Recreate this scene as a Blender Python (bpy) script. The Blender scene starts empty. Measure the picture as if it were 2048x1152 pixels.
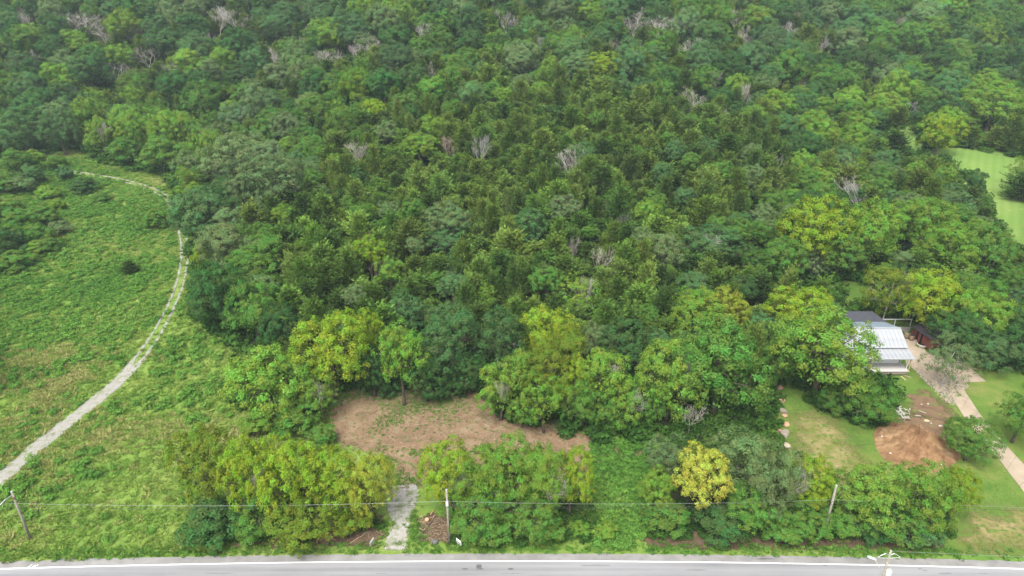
import bpy, bmesh, math, random
import numpy as np
from mathutils import Vector, Matrix, noise as mnoise

R = math.radians
rng = np.random.default_rng(7)
random.seed(7)
scene = bpy.context.scene
COL = scene.collection

# ------------------------------------------------------------------ camera, sky, sun, exposure
CAM_H, PITCH, FPX = 65.0, R(25.0), 1365.3      # metres above the road, down tilt, focal length in px of a 2048 px wide frame
cam_d = bpy.data.cameras.new('camera')
cam_d.sensor_width = 36.0
cam_d.lens = 36.0 * FPX / 2048.0
cam_d.clip_start, cam_d.clip_end = 0.5, 6000
cam = bpy.data.objects.new('camera', cam_d)
COL.objects.link(cam)
cam.location = (0, 0, CAM_H)
cam.rotation_euler = (R(90) - PITCH, 0, 0)
scene.camera = cam

SUN_EL, SUN_AZ = R(58), R(205)                 # azimuth clockwise from +Y
world = bpy.data.worlds.new('World')
scene.world = world
world.use_nodes = True
wn, wl = world.node_tree.nodes, world.node_tree.links
sky = wn.new('ShaderNodeTexSky')
sky.sky_type = 'NISHITA'
sky.sun_disc = False
sky.sun_elevation, sky.sun_rotation = SUN_EL, SUN_AZ
sky.air_density, sky.dust_density, sky.ozone_density = 1.0, 4.0, 1.0
hs = wn.new('ShaderNodeHueSaturation')
hs.inputs['Saturation'].default_value = 0.18
wl.new(sky.outputs[0], hs.inputs['Color'])
wl.new(hs.outputs[0], wn['Background'].inputs['Color'])
wn['Background'].inputs['Strength'].default_value = 0.115

sun_d = bpy.data.lights.new('sun', 'SUN')
sun_d.energy, sun_d.angle, sun_d.color = 1.5, R(28), (1.0, 0.96, 0.88)
sun = bpy.data.objects.new('sun', sun_d)
COL.objects.link(sun)
sd = Vector((math.sin(SUN_AZ) * math.cos(SUN_EL), math.cos(SUN_AZ) * math.cos(SUN_EL), math.sin(SUN_EL)))
sun.rotation_euler = (-sd).to_track_quat('-Z', 'Y').to_euler()

vs = scene.view_settings
vs.view_transform, vs.look, vs.exposure, vs.gamma = 'Standard', 'None', 1.60, 1.0
vs.use_curve_mapping = False
cy = scene.cycles
cy.max_bounces, cy.diffuse_bounces, cy.glossy_bounces, cy.transmission_bounces = 6, 4, 2, 4
cy.transparent_max_bounces, cy.volume_bounces = 12, 0
cy.use_denoising = True

# ------------------------------------------------------------------ terrain and projection
_YS = np.array([-400, 105, 150, 200, 250, 300, 350, 400, 500, 650, 900, 1600.])
_ZM = np.array([0, 0, 4.5, 13, 24, 37, 51, 63, 80, 92, 98, 98.])
_ZL = np.array([0, 0, 0.6, 3, 9, 24, 42, 57, 78, 92, 98, 98.])
_ZR = np.array([0, 0, 2.5, 7, 14, 26, 42, 57, 78, 92, 98, 98.])


def sstep(a, b, x):
    t = np.clip((x - a) / (b - a), 0, 1)
    return t * t * (3 - 2 * t)


def interp(y, zz):
    # smoothed piecewise-linear profile
    return (np.interp(y - 12, _YS, zz) + np.interp(y, _YS, zz) * 2 + np.interp(y + 12, _YS, zz)) / 4


def H(x, y):
    x, y = np.asarray(x, float), np.asarray(y, float)
    wl_ = 1 - sstep(-95, -45, x)
    wr_ = sstep(60, 120, x)
    z = interp(y, _ZM) * (1 - wl_ - wr_) + interp(y, _ZL) * wl_ + interp(y, _ZR) * wr_
    amp = sstep(78, 130, y)
    z = z + amp * (1.1 * np.sin(x * .043 + 1.3) * np.sin(y * .037 + .4) + .5 * np.sin(x * .11 + y * .05) * np.sin(y * .09))
    edge = sstep(62.4, 66, y) * (0.12 * np.sin(x * .35 + .5 * np.sin(y * .6)) * np.sin(y * .41 + x * .07) + .05 * np.sin(x * 1.3 + y) * np.sin(y * 1.1 - x * .6))
    return z + edge


cp, sp_ = math.cos(PITCH), math.sin(PITCH)


def project(x, y, z):
    dz = z - CAM_H
    dep = y * cp - dz * sp_
    up = y * sp_ + dz * cp
    return 1024 + FPX * x / dep, 576 - FPX * up / dep, dep


def ray(u, v):
    a, b = (u - 1024) / FPX, (576 - v) / FPX
    return np.array([a, cp + b * sp_, -sp_ + b * cp])


_TS = np.concatenate([np.linspace(20, 420, 134), np.linspace(430, 1500, 60)])


def at(u, v, h=0.0):
    """world point seen at (u, v) that stands h metres above the terrain"""
    d = ray(u, v)
    t = _TS
    for _ in range(3):
        below = CAM_H + d[2] * t <= H(d[0] * t, d[1] * t) + h
        k = int(np.argmax(below)) if below.any() else len(t) - 1
        a, b = t[max(k - 1, 0)], t[k]
        t = np.linspace(a, b, 24)
    p = d * b
    return float(p[0]), float(p[1]), float(CAM_H + p[2])


def gp(u, v):
    x, y, z = at(u, v)
    return x, y


# ------------------------------------------------------------------ materials
MATS = {}


class NT:
    def __init__(self, name):
        self.m = bpy.data.materials.new(name)
        self.m.use_nodes = True
        self.t = self.m.node_tree
        self.t.nodes.clear()
        self.out = self.n('ShaderNodeOutputMaterial')
        MATS[name] = self.m

    def n(self, typ, **kw):
        nd = self.t.nodes.new(typ)
        for k, v in kw.items():
            setattr(nd, k, v)
        return nd

    def l(self, a, b):
        self.t.links.new(a, b)

    def pos(self):
        return self.n('ShaderNodeNewGeometry').outputs['Position']

    def noise(self, vec, scale, detail=4, rough=.55, dist=0.0):
        nd = self.n('ShaderNodeTexNoise')
        nd.inputs['Scale'].default_value = scale
        nd.inputs['Detail'].default_value = detail
        nd.inputs['Roughness'].default_value = rough
        nd.inputs['Distortion'].default_value = dist
        if vec is not None:
            self.l(vec, nd.inputs['Vector'])
        return nd.outputs['Fac']

    def rng(self, val, a, b, c=0.0, d=1.0, smooth=False):
        nd = self.n('ShaderNodeMapRange')
        if smooth:
            nd.interpolation_type = 'SMOOTHSTEP'
        self.l(val, nd.inputs['Value'])
        for k, q in zip(('From Min', 'From Max', 'To Min', 'To Max'), (a, b, c, d)):
            nd.inputs[k].default_value = q
        return nd.outputs['Result']

    def math(self, op, a, b=None):
        nd = self.n('ShaderNodeMath', operation=op)
        for i, q in enumerate((a, b)):
            if q is None:
                continue
            if isinstance(q, (int, float)):
                nd.inputs[i].default_value = q
            else:
                self.l(q, nd.inputs[i])
        return nd.outputs[0]

    def mix(self, f, a, b, mode='MIX'):
        nd = self.n('ShaderNodeMix', data_type='RGBA', blend_type=mode)
        for s, q in ((nd.inputs['Factor'], f), (nd.inputs['A'], a), (nd.inputs['B'], b)):
            if isinstance(q, (int, float)):
                s.default_value = q
            elif isinstance(q, tuple):
                s.default_value = (*q[:3], 1)
            else:
                self.l(q, s)
        return nd.outputs['Result']

    def ramp(self, f, stops, mode='LINEAR'):
        nd = self.n('ShaderNodeValToRGB')
        nd.color_ramp.interpolation = mode
        e = nd.color_ramp.elements
        while len(e) < len(stops):
            e.new(0.5)
        for q, (p, c) in zip(e, stops):
            q.position = p
            q.color = (*c[:3], 1)
        self.l(f, nd.inputs['Fac'])
        return nd.outputs['Color']

    def attr(self, name):
        return self.n('ShaderNodeAttribute', attribute_name=name).outputs['Fac']

    def bsdf(self, col, rough=.8, metal=0.0, spec=.3, bump=None, bstr=.3, bdist=.05):
        b = self.n('ShaderNodeBsdfPrincipled')
        if isinstance(col, tuple):
            b.inputs['Base Color'].default_value = (*col[:3], 1)
        else:
            self.l(col, b.inputs['Base Color'])
        if isinstance(rough, (int, float)):
            b.inputs['Roughness'].default_value = rough
        else:
            self.l(rough, b.inputs['Roughness'])
        b.inputs['Metallic'].default_value = metal
        b.inputs['Specular IOR Level'].default_value = spec
        if bump is not None:
            bp = self.n('ShaderNodeBump')
            bp.inputs['Strength'].default_value = bstr
            bp.inputs['Distance'].default_value = bdist
            self.l(bump, bp.inputs['Height'])
            self.l(bp.outputs[0], b.inputs['Normal'])
        return b.outputs[0]

    def done(self, sh):
        self.l(sh, self.out.inputs['Surface'])
        return self.m

    def cut(self, sh, alpha):
        tr = self.n('ShaderNodeBsdfTransparent')
        mx = self.n('ShaderNodeMixShader')
        self.l(alpha, mx.inputs[0])
        self.l(tr.outputs[0], mx.inputs[1])
        self.l(sh, mx.inputs[2])
        return self.done(mx.outputs[0])


def leaf_mat(name, from_random=None, trans=.20, hue=.032):
    t = NT(name)
    lv = t.attr('lv')          # one value for each leaf
    cv = t.attr('cv')          # one value for each clump of leaves
    oi = t.n('ShaderNodeObjectInfo')
    if from_random:
        base = t.ramp(oi.outputs['Random'], from_random, 'CONSTANT')
    else:
        base = oi.outputs['Color']
    h = t.n('ShaderNodeHueSaturation')
    t.l(base, h.inputs['Color'])
    t.l(t.rng(cv, 0, 1, .5 - hue * 1.4, .5 + hue * .6), h.inputs['Hue'])
    v = t.math('ADD', t.rng(lv, 0, 1, .78, 1.20), t.rng(cv, 0, 1, -.13, .13))
    t.l(v, h.inputs['Value'])
    t.l(t.rng(lv, 0, 1, 1.04, .94), h.inputs['Saturation'])
    col = h.outputs[0]
    d = t.n('ShaderNodeBsdfDiffuse')
    t.l(col, d.inputs['Color'])
    tr = t.n('ShaderNodeBsdfTranslucent')
    t.l(t.mix(1.0, col, (1.25, 1.25, .55), 'MULTIPLY'), tr.inputs['Color'])
    mx = t.n('ShaderNodeMixShader')
    mx.inputs[0].default_value = trans
    t.l(d.outputs[0], mx.inputs[1])
    t.l(tr.outputs[0], mx.inputs[2])
    return t.done(mx.outputs[0])


# leaf reflectances, linear
C = dict(yg=(.150, .262, .020), ye=(.29, .355, .050), lg=(.112, .232, .030), mg=(.074, .176, .030), dg=(.044, .114, .030),
         bg=(.064, .148, .048), gg=(.106, .178, .064), ol=(.112, .180, .020), ce=(.078, .145, .024), cd=(.054, .108, .022),
         cl=(.106, .178, .032), or_=(.185, .245, .028), pg=(.140, .275, .036))

leaf_mat('leaf')
leaf_mat('needle', trans=.12, hue=.012)
leaf_mat('leaf_far', [(0.0, C['mg']), (.2, C['bg']), (.4, C['dg']), (.55, C['gg']), (.7, C['mg']), (.85, C['lg'])])
leaf_mat('needle_far', [(0.0, C['ce']), (.35, C['cd']), (.7, C['cl'])], trans=.12)

t = NT('bark')
p = t.n('ShaderNodeTexCoord').outputs['Object']
n1 = t.noise(p, 3, 5)
t.done(t.bsdf(t.ramp(n1, [(.3, (.035, .026, .019)), (.7, (.12, .095, .075))]), .9, bump=t.noise(p, 14, 3), bstr=.5))
t = NT('pale_bark')
p = t.n('ShaderNodeTexCoord').outputs['Object']
t.done(t.bsdf(t.ramp(t.noise(p, 2.5, 5), [(.3, (.20, .18, .155)), (.7, (.46, .43, .39))]), .9))
t = NT('dead_wood')
oi = t.n('ShaderNodeObjectInfo')
p = t.n('ShaderNodeTexCoord').outputs['Object']
t.done(t.bsdf(t.mix(t.noise(p, 1.4, 4), oi.outputs['Color'], t.mix(1.0, oi.outputs['Color'], (.55, .5, .46), 'MULTIPLY')), .9))

GRASS_STOPS = [(.20, (.078, .180, .032)), (.36, (.125, .240, .040)), (.50, (.185, .285, .052)), (.64, (.240, .310, .075)), (.80, (.285, .305, .110))]


def grass_field(t, p):
    n1 = t.noise(p, .040, 3, .6, .4)
    n2 = t.noise(p, .28, 4, .6)
    s = t.math('ADD', t.math('MULTIPLY', t.rng(n1, .25, .75, .1, .9), .58), t.math('MULTIPLY', n2, .42))
    return s


t = NT('ground_soil')
p = t.pos()
s = grass_field(t, p)
n3 = t.noise(p, 2.2, 5, .65)
col = t.ramp(s, [(q, tuple(x * .75 for x in c)) for q, c in GRASS_STOPS])
col = t.mix(t.rng(n3, .45, .75, 0, .35), col, (.060, .075, .026))
sep = t.n('ShaderNodeSeparateXYZ')
t.l(p, sep.inputs[0])
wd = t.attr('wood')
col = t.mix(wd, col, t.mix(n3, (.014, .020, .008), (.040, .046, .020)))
t.done(t.bsdf(col, .95, spec=.1, bump=n3, bstr=.8, bdist=.25))


def weed_mat(name, stops, shift=0.0):
    t = NT(name)
    oi = t.n('ShaderNodeObjectInfo')
    s = grass_field(t, oi.outputs['Location'])
    s = t.math('ADD', s, t.rng(oi.outputs['Random'], 0, 1, -.09 + shift, .09 + shift))
    col = t.ramp(s, stops)
    lv = t.attr('lv')
    h = t.n('ShaderNodeHueSaturation')
    t.l(col, h.inputs['Color'])
    t.l(t.rng(lv, 0, 1, .7, 1.25), h.inputs['Value'])
    d = t.n('ShaderNodeBsdfDiffuse')
    t.l(h.outputs[0], d.inputs['Color'])
    tr = t.n('ShaderNodeBsdfTranslucent')
    t.l(h.outputs[0], tr.inputs['Color'])
    mx = t.n('ShaderNodeMixShader')
    mx.inputs[0].default_value = .25
    t.l(d.outputs[0], mx.inputs[1])
    t.l(tr.outputs[0], mx.inputs[2])
    return t.done(mx.outputs[0])


weed_mat('weed', GRASS_STOPS)
weed_mat('weed_lush', [(.3, (.070, .175, .030)), (.5, (.105, .230, .038)), (.7, (.160, .275, .050))])
weed_mat('weed_dry', [(.3, (.30, .335, .10)), (.55, (.38, .38, .14)), (.75, (.45, .42, .20))])
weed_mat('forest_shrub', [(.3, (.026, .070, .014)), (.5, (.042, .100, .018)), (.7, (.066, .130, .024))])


def edge_alpha(t, p, scale=1.1, k=1.2, soft=.25):
    """ragged border of a sheet: 'edge' holds the metres to its outline"""
    e = t.attr('edge')
    n = t.noise(p, scale, 5, .65)
    q = t.math('ADD', e, t.rng(n, .25, .75, -k, k))
    return t.rng(q, -soft, soft, 0, 1, True)


t = NT('mown_lawn')
p = t.pos()
n1, n2, n3 = t.noise(p, .07, 4, .6), t.noise(p, .6, 5, .65), t.noise(p, 9, 3, .6)
col = t.ramp(t.math('ADD', t.math('MULTIPLY', n1, .55), t.math('MULTIPLY', n2, .45)),
             [(.36, (.062, .130, .020)), (.50, (.098, .165, .028)), (.60, (.145, .185, .042)), (.74, (.24, .21, .09))])
col = t.mix(t.rng(n3, .3, .7, .0, .35), col, (.040, .070, .014))
t.cut(t.bsdf(col, .95, spec=.1, bump=n3, bstr=.9, bdist=.08), edge_alpha(t, p, .9, .9))

t = NT('dry_lawn')
p = t.pos()
n2, n3 = t.noise(p, .5, 5, .65), t.noise(p, 7, 4, .6)
col = t.ramp(n2, [(.35, (.13, .145, .035)), (.55, (.23, .19, .085)), (.7, (.31, .235, .13))])
col = t.mix(t.rng(n3, .35, .7, 0, .4), col, (.075, .11, .022))
t.cut(t.bsdf(col, .95, spec=.1, bump=n3, bstr=.8, bdist=.06), edge_alpha(t, p, .35, 2.4, 2.6))

t = NT('far_lawn')
p = t.pos()
n1 = t.noise(p, .05, 4, .6)
mp = t.n('ShaderNodeMapping')
mp.inputs['Rotation'].default_value = (0, 0, R(32))
t.l(p, mp.inputs['Vector'])
wv = t.n('ShaderNodeTexWave')
wv.inputs['Scale'].default_value = .14
wv.inputs['Distortion'].default_value = 1.2
t.l(mp.outputs[0], wv.inputs['Vector'])
col = t.ramp(n1, [(.35, (.105, .19, .038)), (.65, (.15, .22, .055))])
col = t.mix(t.rng(wv.outputs['Fac'], 0, 1, 0, .30), col, (.075, .14, .028))
t.cut(t.bsdf(col, .95, spec=.1, bump=t.noise(p, 3, 4), bstr=.6, bdist=.1), edge_alpha(t, p, .5, .8))

t = NT('red_dirt')
p = t.pos()
n1, n2, n3 = t.noise(p, .30, 5, .7, .8), t.noise(p, .8, 5, .75), t.noise(p, 5.0, 5, .75)
col = t.ramp(n1, [(.32, (.095, .070, .042)), (.46, (.160, .092, .055)), (.54, (.185, .118, .072)), (.66, (.225, .168, .105))])
mp = t.n('ShaderNodeMapping')
mp.inputs['Scale'].default_value = (1, 4.5, 1)
mp.inputs['Rotation'].default_value = (0, 0, .25)
t.l(p, mp.inputs['Vector'])
straw = t.noise(mp.outputs[0], 3.0, 5, .75)
col = t.mix(t.rng(straw, .46, .66, 0, .8), col, (.27, .21, .135))
col = t.mix(t.rng(n2, .54, .70, 0, .8), col, (.085, .125, .028))
col = t.mix(t.rng(n3, .25, .5, .6, 0), col, (.060, .040, .026))
t.cut(t.bsdf(col, .95, spec=.1, bump=n3, bstr=.9, bdist=.12), edge_alpha(t, p, .5, 2.0, 1.1))

t = NT('leaf_litter')
p = t.pos()
n2, n3 = t.noise(p, 1.3, 5, .7), t.noise(p, 8, 4, .7)
col = t.ramp(n2, [(.35, (.075, .050, .030)), (.55, (.125, .085, .055)), (.7, (.19, .14, .09))])
col = t.mix(t.rng(n3, .35, .6, .6, 0), col, (.035, .025, .015))
t.cut(t.bsdf(col, .95, spec=.1, bump=n3, bstr=.9, bdist=.1), edge_alpha(t, p, .8, .9, .3))

t = NT('yard_dirt')
p = t.pos()
n2, n3 = t.noise(p, .9, 5, .7), t.noise(p, 6, 4, .7)
col = t.ramp(n2, [(.35, (.120, .075, .045)), (.55, (.175, .115, .070)), (.7, (.16, .15, .06))])
col = t.mix(t.rng(n3, .35, .6, .5, 0), col, (.07, .045, .028))
t.cut(t.bsdf(col, .95, spec=.1, bump=n3, bstr=.9, bdist=.1), edge_alpha(t, p, .45, 2.2, 1.2))

t = NT('pale_gravel')
p = t.pos()
n1, n3 = t.noise(p, .9, 5, .65), t.noise(p, 11, 3, .7)
col = t.ramp(n3, [(.3, (.16, .15, .135)), (.5, (.29, .275, .255)), (.7, (.42, .405, .38))])
col = t.mix(t.rng(n1, .46, .62, 0, .85), col, (.11, .15, .04))
t.cut(t.bsdf(col, .9, spec=.2, bump=n3, bstr=.8, bdist=.05), edge_alpha(t, p, 1.6, .55, .18))

t = NT('track_gravel')
p = t.pos()
n0, n1, n3 = t.noise(p, .25, 3), t.noise(p, 1.2, 5, .65), t.noise(p, 10, 3, .7)
col = t.ramp(n3, [(.3, (.13, .122, .105)), (.5, (.245, .235, .215)), (.7, (.36, .345, .325))])
col = t.mix(t.rng(n1, .50, .68, 0, .85), col, (.12, .16, .045))
sabs = t.math('ABSOLUTE', t.attr('across'))
rut = t.math('SUBTRACT', .24, t.math('ABSOLUTE', t.math('SUBTRACT', sabs, .60)))     # two wheel lines
wide = t.math('SUBTRACT', .80, sabs)
w = t.attr('rutted')
e = t.math('ADD', t.math('MULTIPLY', rut, w), t.math('MULTIPLY', wide, t.math('SUBTRACT', 1.0, w)))
e = t.math('ADD', e, t.rng(n1, .25, .75, -.25, .25))
e = t.math('ADD', e, t.rng(n0, .3, .7, -.10, .10))
t.cut(t.bsdf(col, .9, spec=.2, bump=n3, bstr=.8, bdist=.05), t.rng(e, -.08, .12, 0, 1, True))

t = NT('asphalt')
p = t.pos()
mp = t.n('ShaderNodeMapping')
mp.inputs['Scale'].default_value = (.03, 1.0, 1)
t.l(p, mp.inputs['Vector'])
n1, n2, n3 = t.noise(mp.outputs[0], 1.1, 4), t.noise(p, .35, 5, .6), t.noise(p, 28, 3, .6)
col = t.ramp(n1, [(.35, (.150, .152, .162)), (.65, (.235, .237, .248))])
col = t.mix(t.rng(n2, .35, .7, 0, .35), col, (.235, .23, .225))
col = t.mix(t.rng(n3, .4, .7, 0, .25), col, (.16, .16, .16))
t.done(t.bsdf(col, .8, spec=.35, bump=n3, bstr=.3, bdist=.01))
t = NT('shoulder_asphalt')
p = t.pos()
n2, n3 = t.noise(p, .5, 5, .65), t.noise(p, 22, 3, .6)
col = t.ramp(n2, [(.3, (.155, .15, .145)), (.7, (.245, .238, .23))])
col = t.mix(t.rng(n3, .4, .7, 0, .3), col, (.15, .145, .14))
t.done(t.bsdf(col, .85, spec=.3, bump=n3, bstr=.4, bdist=.01))
t = NT('white_paint')
p = t.pos()
n = t.noise(p, 2.2, 5, .7)
t.done(t.bsdf(t.mix(t.rng(n, .55, .75, 0, .5), (.68, .68, .67), (.36, .36, .36)), .6))
t = NT('yellow_paint')
t.done(t.bsdf(t.mix(t.rng(t.noise(t.pos(), 2.2, 5, .7), .55, .75, 0, .5), (.62, .42, .04), (.35, .3, .2)), .6))
t = NT('dark_patch')
t.done(t.bsdf(t.mix(t.noise(t.pos(), 9, 3), (.05, .05, .05), (.13, .13, .13)), .8))

t = NT('concrete')
p = t.pos()
n1, n3 = t.noise(p, .5, 5, .65), t.noise(p, 14, 4, .6)
col = t.ramp(n1, [(.3, (.24, .19, .135)), (.7, (.34, .28, .21))])
col = t.mix(t.rng(n3, .35, .7, 0, .18), col, (.28, .23, .18))
t.done(t.bsdf(col, .85, spec=.25, bump=n3, bstr=.2, bdist=.01))
t = NT('mound_soil')
p = t.pos()
n1, n2, n3 = t.noise(p, .55, 4, .6, .5), t.noise(p, 2.4, 5, .7), t.noise(p, 8, 4, .7)
col = t.ramp(n1, [(.34, (.150, .082, .042)), (.52, (.240, .140, .072)), (.66, (.310, .205, .110))])
col = t.mix(t.rng(n2, .3, .5, .5, 0), col, (.085, .048, .028))
t.done(t.bsdf(col, .95, spec=.1, bump=t.math('ADD', n2, t.math('MULTIPLY', n3, .4)), bstr=1.0, bdist=.25))
t = NT('stone')
oi = t.n('ShaderNodeObjectInfo')
p = t.n('ShaderNodeTexCoord').outputs['Object']
n = t.noise(p, 2.2, 5, .65)
t.done(t.bsdf(t.mix(t.rng(n, .3, .7), oi.outputs['Color'], t.mix(1.0, oi.outputs['Color'], (.62, .56, .5), 'MULTIPLY')), .9, bump=n, bstr=.6, bdist=.1))


def plain(name, a, b=None, rough=.7, metal=0.0, scale=3.0, spec=.3):
    t = NT(name)
    b = b or tuple(x * .8 for x in a)
    p = t.n('ShaderNodeTexCoord').outputs['Object']
    n = t.noise(p, scale, 5, .65)
    return t.done(t.bsdf(t.mix(t.rng(n, .3, .7), a, b), rough, metal, spec))


plain('pole_wood', (.30, .27, .235), (.17, .15, .13), .9, scale=2)
plain('galvanised', (.55, .57, .58), (.42, .44, .46), .45, .6)
plain('grey_paint', (.52, .56, .58), (.42, .45, .47), .5)
plain('wire_bright', (.24, .25, .25), None, .45, .3)
plain('wire_dark', (.035, .035, .037), None, .6)
plain('porcelain', (.42, .40, .38), None, .3)
plain('white_metal_roof', (.305, .315, .33), (.245, .255, .272), .4, .0, .8, .5)
plain('white_roof_grazing_tint', (.23, .28, .33), (.19, .235, .28), .45, .0, .8, .5)  # white metal too; its bluish light at a grazing view is put into the colour
plain('dark_felt', (.040, .043, .055), (.062, .064, .075), .85, scale=1.3)
plain('white_siding', (.70, .71, .72), (.62, .63, .64), .7)
plain('porch_boards', (.50, .49, .47), (.38, .36, .34), .8)
plain('raw_lumber', (.46, .35, .22), (.34, .25, .15), .8)
plain('block_foundation', (.30, .255, .215), (.21, .18, .15), .9)
plain('dark_glass', (.02, .024, .028), None, .1, 0, 3, .6)
plain('red_brown_boards', (.19, .055, .035), (.12, .035, .025), .8)
plain('bay_shade_black', (.012, .011, .011), None, .9)
plain('purple_shingle', (.075, .066, .072), (.05, .045, .05), .9, scale=4)
plain('tan_barrel', (.26, .19, .12), (.17, .12, .08), .8)
plain('white_plastic', (.74, .72, .68), (.6, .58, .54), .5)
plain('pale_render', (.40, .38, .35), (.29, .275, .25), .9)
plain('brushwood', (.42, .33, .22), (.24, .17, .11), .9)
plain('splintered_wood', (.50, .33, .19), (.32, .17, .09), .85)
plain('sign_dark', (.02, .02, .025), None, .6)
plain('black_pipe', (.03, .032, .03), (.06, .06, .055), .6)
plain('rust_metal', (.20, .085, .05), (.10, .05, .035), .8)


# ------------------------------------------------------------------ mesh helpers
def link(o, parent=None):
    COL.objects.link(o)
    if parent is not None:
        o.parent = parent
    return o


def tag(o, label=None, cat=None, group=None, kind=None):
    for k, v in (('label', label), ('category', cat), ('group', group), ('kind', kind)):
        if v:
            o[k] = v
    return o


def empty(name, loc, rz=0.0):
    o = bpy.data.objects.new(name, None)
    o.empty_display_size = .3
    o.location = loc
    o.rotation_euler = (0, 0, rz)
    return link(o)


def np_mesh(name, verts, faces, mat=None, attrs=None, smooth=False):
    """verts (n,3); faces (m,k) all with the same number of corners"""
    verts = np.ascontiguousarray(verts, np.float32)
    faces = np.ascontiguousarray(faces, np.int32)
    me = bpy.data.meshes.new(name)
    m, k = faces.shape
    me.vertices.add(len(verts))
    me.vertices.foreach_set('co', verts.ravel())
    me.loops.add(m * k)
    me.loops.foreach_set('vertex_index', faces.ravel())
    me.polygons.add(m)
    me.polygons.foreach_set('loop_start', np.arange(0, m * k, k, dtype=np.int32))
    if smooth:
        me.polygons.foreach_set('use_smooth', np.ones(m, bool))
    for nm, (dom, arr) in (attrs or {}).items():
        a = me.attributes.new(nm, 'FLOAT', dom)
        a.data.foreach_set('value', np.ascontiguousarray(arr, np.float32))
    me.update(calc_edges=True)
    me.validate()
    if mat:
        me.materials.append(MATS[mat])
    return me


class MB:
    """collects boxes, tubes and polygons into one mesh"""

    def __init__(self):
        self.v, self.f = [], []

    def poly(self, verts, faces):
        o = len(self.v)
        self.v += [tuple(map(float, q)) for q in verts]
        self.f += [tuple(i + o for i in q) for q in faces]
        return self

    def box(self, c, s, rz=0.0, m=None):
        hx, hy, hz = s[0] / 2, s[1] / 2, s[2] / 2
        vs_ = [Vector((a * hx, b * hy, d * hz)) for d in (-1, 1) for a, b in ((-1, -1), (1, -1), (1, 1), (-1, 1))]
        M = m or Matrix.Rotation(rz, 3, 'Z')
        return self.poly([M @ q + Vector(c) for q in vs_], [(3, 2, 1, 0), (4, 5, 6, 7), (0, 1, 5, 4), (1, 2, 6, 5), (2, 3, 7, 6), (3, 0, 4, 7)])

    def tube(self, pts, rad, sides=8, caps=True):
        pts = [Vector(q) for q in pts]
        rad = rad if hasattr(rad, '__len__') else [rad] * len(pts)
        rings = []
        ref = None
        for i, q in enumerate(pts):
            d = (pts[min(i + 1, len(pts) - 1)] - pts[max(i - 1, 0)]).normalized()
            if ref is None:
                ref = Vector((1, 0, 0)) if abs(d.x) < .8 else Vector((0, 1, 0))
            a = d.cross(ref).normalized()
            b = a.cross(d).normalized()
            ref = b
            rings.append([q + (a * math.cos(2 * math.pi * k / sides) + b * math.sin(2 * math.pi * k / sides)) * rad[i] for k in range(sides)])
        vs_ = [q for r_ in rings for q in r_]
        fs = []
        for i in range(len(pts) - 1):
            for k in range(sides):
                k2 = (k + 1) % sides
                fs.append((i * sides + k, i * sides + k2, (i + 1) * sides + k2, (i + 1) * sides + k))
        if caps:
            fs.append(tuple(reversed(range(sides))))
            fs.append(tuple(range((len(pts) - 1) * sides, len(pts) * sides)))
        return self.poly(vs_, fs)

    def lathe(self, c, prof, sides=16):
        return self.tube([(c[0], c[1], c[2] + z) for r_, z in prof], [r_ for r_, z in prof], sides)

    def mesh(self, name, mat, smooth=False):
        me = bpy.data.meshes.new(name)
        me.from_pydata(self.v, [], self.f)
        me.materials.append(MATS[mat])
        if smooth:
            me.polygons.foreach_set('use_smooth', [True] * len(me.polygons))
        me.update()
        return me

    def build(self, name, mat, parent=None, loc=(0, 0, 0), smooth=False):
        o = bpy.data.objects.new(name, self.mesh(name, mat, smooth))
        o.location = loc
        return link(o, parent)


# ------------------------------------------------------------------ polygons
def in_poly(x, y, poly):
    x, y = np.asarray(x, float), np.asarray(y, float)
    inside = np.zeros(x.shape, bool)
    n = len(poly)
    for i in range(n):
        x0, y0 = poly[i]
        x1, y1 = poly[(i + 1) % n]
        c = ((y0 > y) != (y1 > y)) & (x < (x1 - x0) * (y - y0) / ((y1 - y0) + 1e-12) + x0)
        inside ^= c
    return inside


def sdist(x, y, poly):
    """metres to the outline, positive inside"""
    x, y = np.asarray(x, float), np.asarray(y, float)
    best = np.full(x.shape, 1e9)
    n = len(poly)
    for i in range(n):
        a, b = np.array(poly[i]), np.array(poly[(i + 1) % n])
        ab = b - a
        t_ = np.clip(((x - a[0]) * ab[0] + (y - a[1]) * ab[1]) / (ab @ ab + 1e-12), 0, 1)
        best = np.minimum(best, np.hypot(x - a[0] - ab[0] * t_, y - a[1] - ab[1] * t_))
    return np.where(in_poly(x, y, poly), best, -best)


def wpoly(px):
    return [gp(u, v) for u, v in px]


def sheet(name, poly, mat, lift, res=.8, margin=1.6, parent=None):
    """a sheet laid on the terrain that covers the polygon; its material frays the border"""
    P = np.array(poly)
    x0, y0 = P.min(0) - margin
    x1, y1 = P.max(0) + margin
    nx, ny = int((x1 - x0) / res) + 2, int((y1 - y0) / res) + 2
    X, Y = np.meshgrid(np.linspace(x0, x1, nx), np.linspace(y0, y1, ny))
    sd_ = sdist(X, Y, poly)
    Z = H(X, Y) + lift
    idx = np.arange(nx * ny).reshape(ny, nx)
    q = np.stack([idx[:-1, :-1], idx[:-1, 1:], idx[1:, 1:], idx[1:, :-1]], -1).reshape(-1, 4)
    keep = (sd_.ravel()[q].max(1) > -margin) & (Y.ravel()[q].min(1) > 62.25 - 1.25 * (X.ravel()[q].mean(1) / 63) ** 2)
    q = q[keep]
    used = np.unique(q)
    remap = np.full(nx * ny, -1)
    remap[used] = np.arange(len(used))
    V = np.stack([X.ravel(), Y.ravel(), Z.ravel()], -1)[used]
    me = np_mesh(name, V, remap[q], mat, {'edge': ('POINT', sd_.ravel()[used])}, True)
    o = link(bpy.data.objects.new(name, me), parent)
    o['kind'] = 'structure'
    return o


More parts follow.
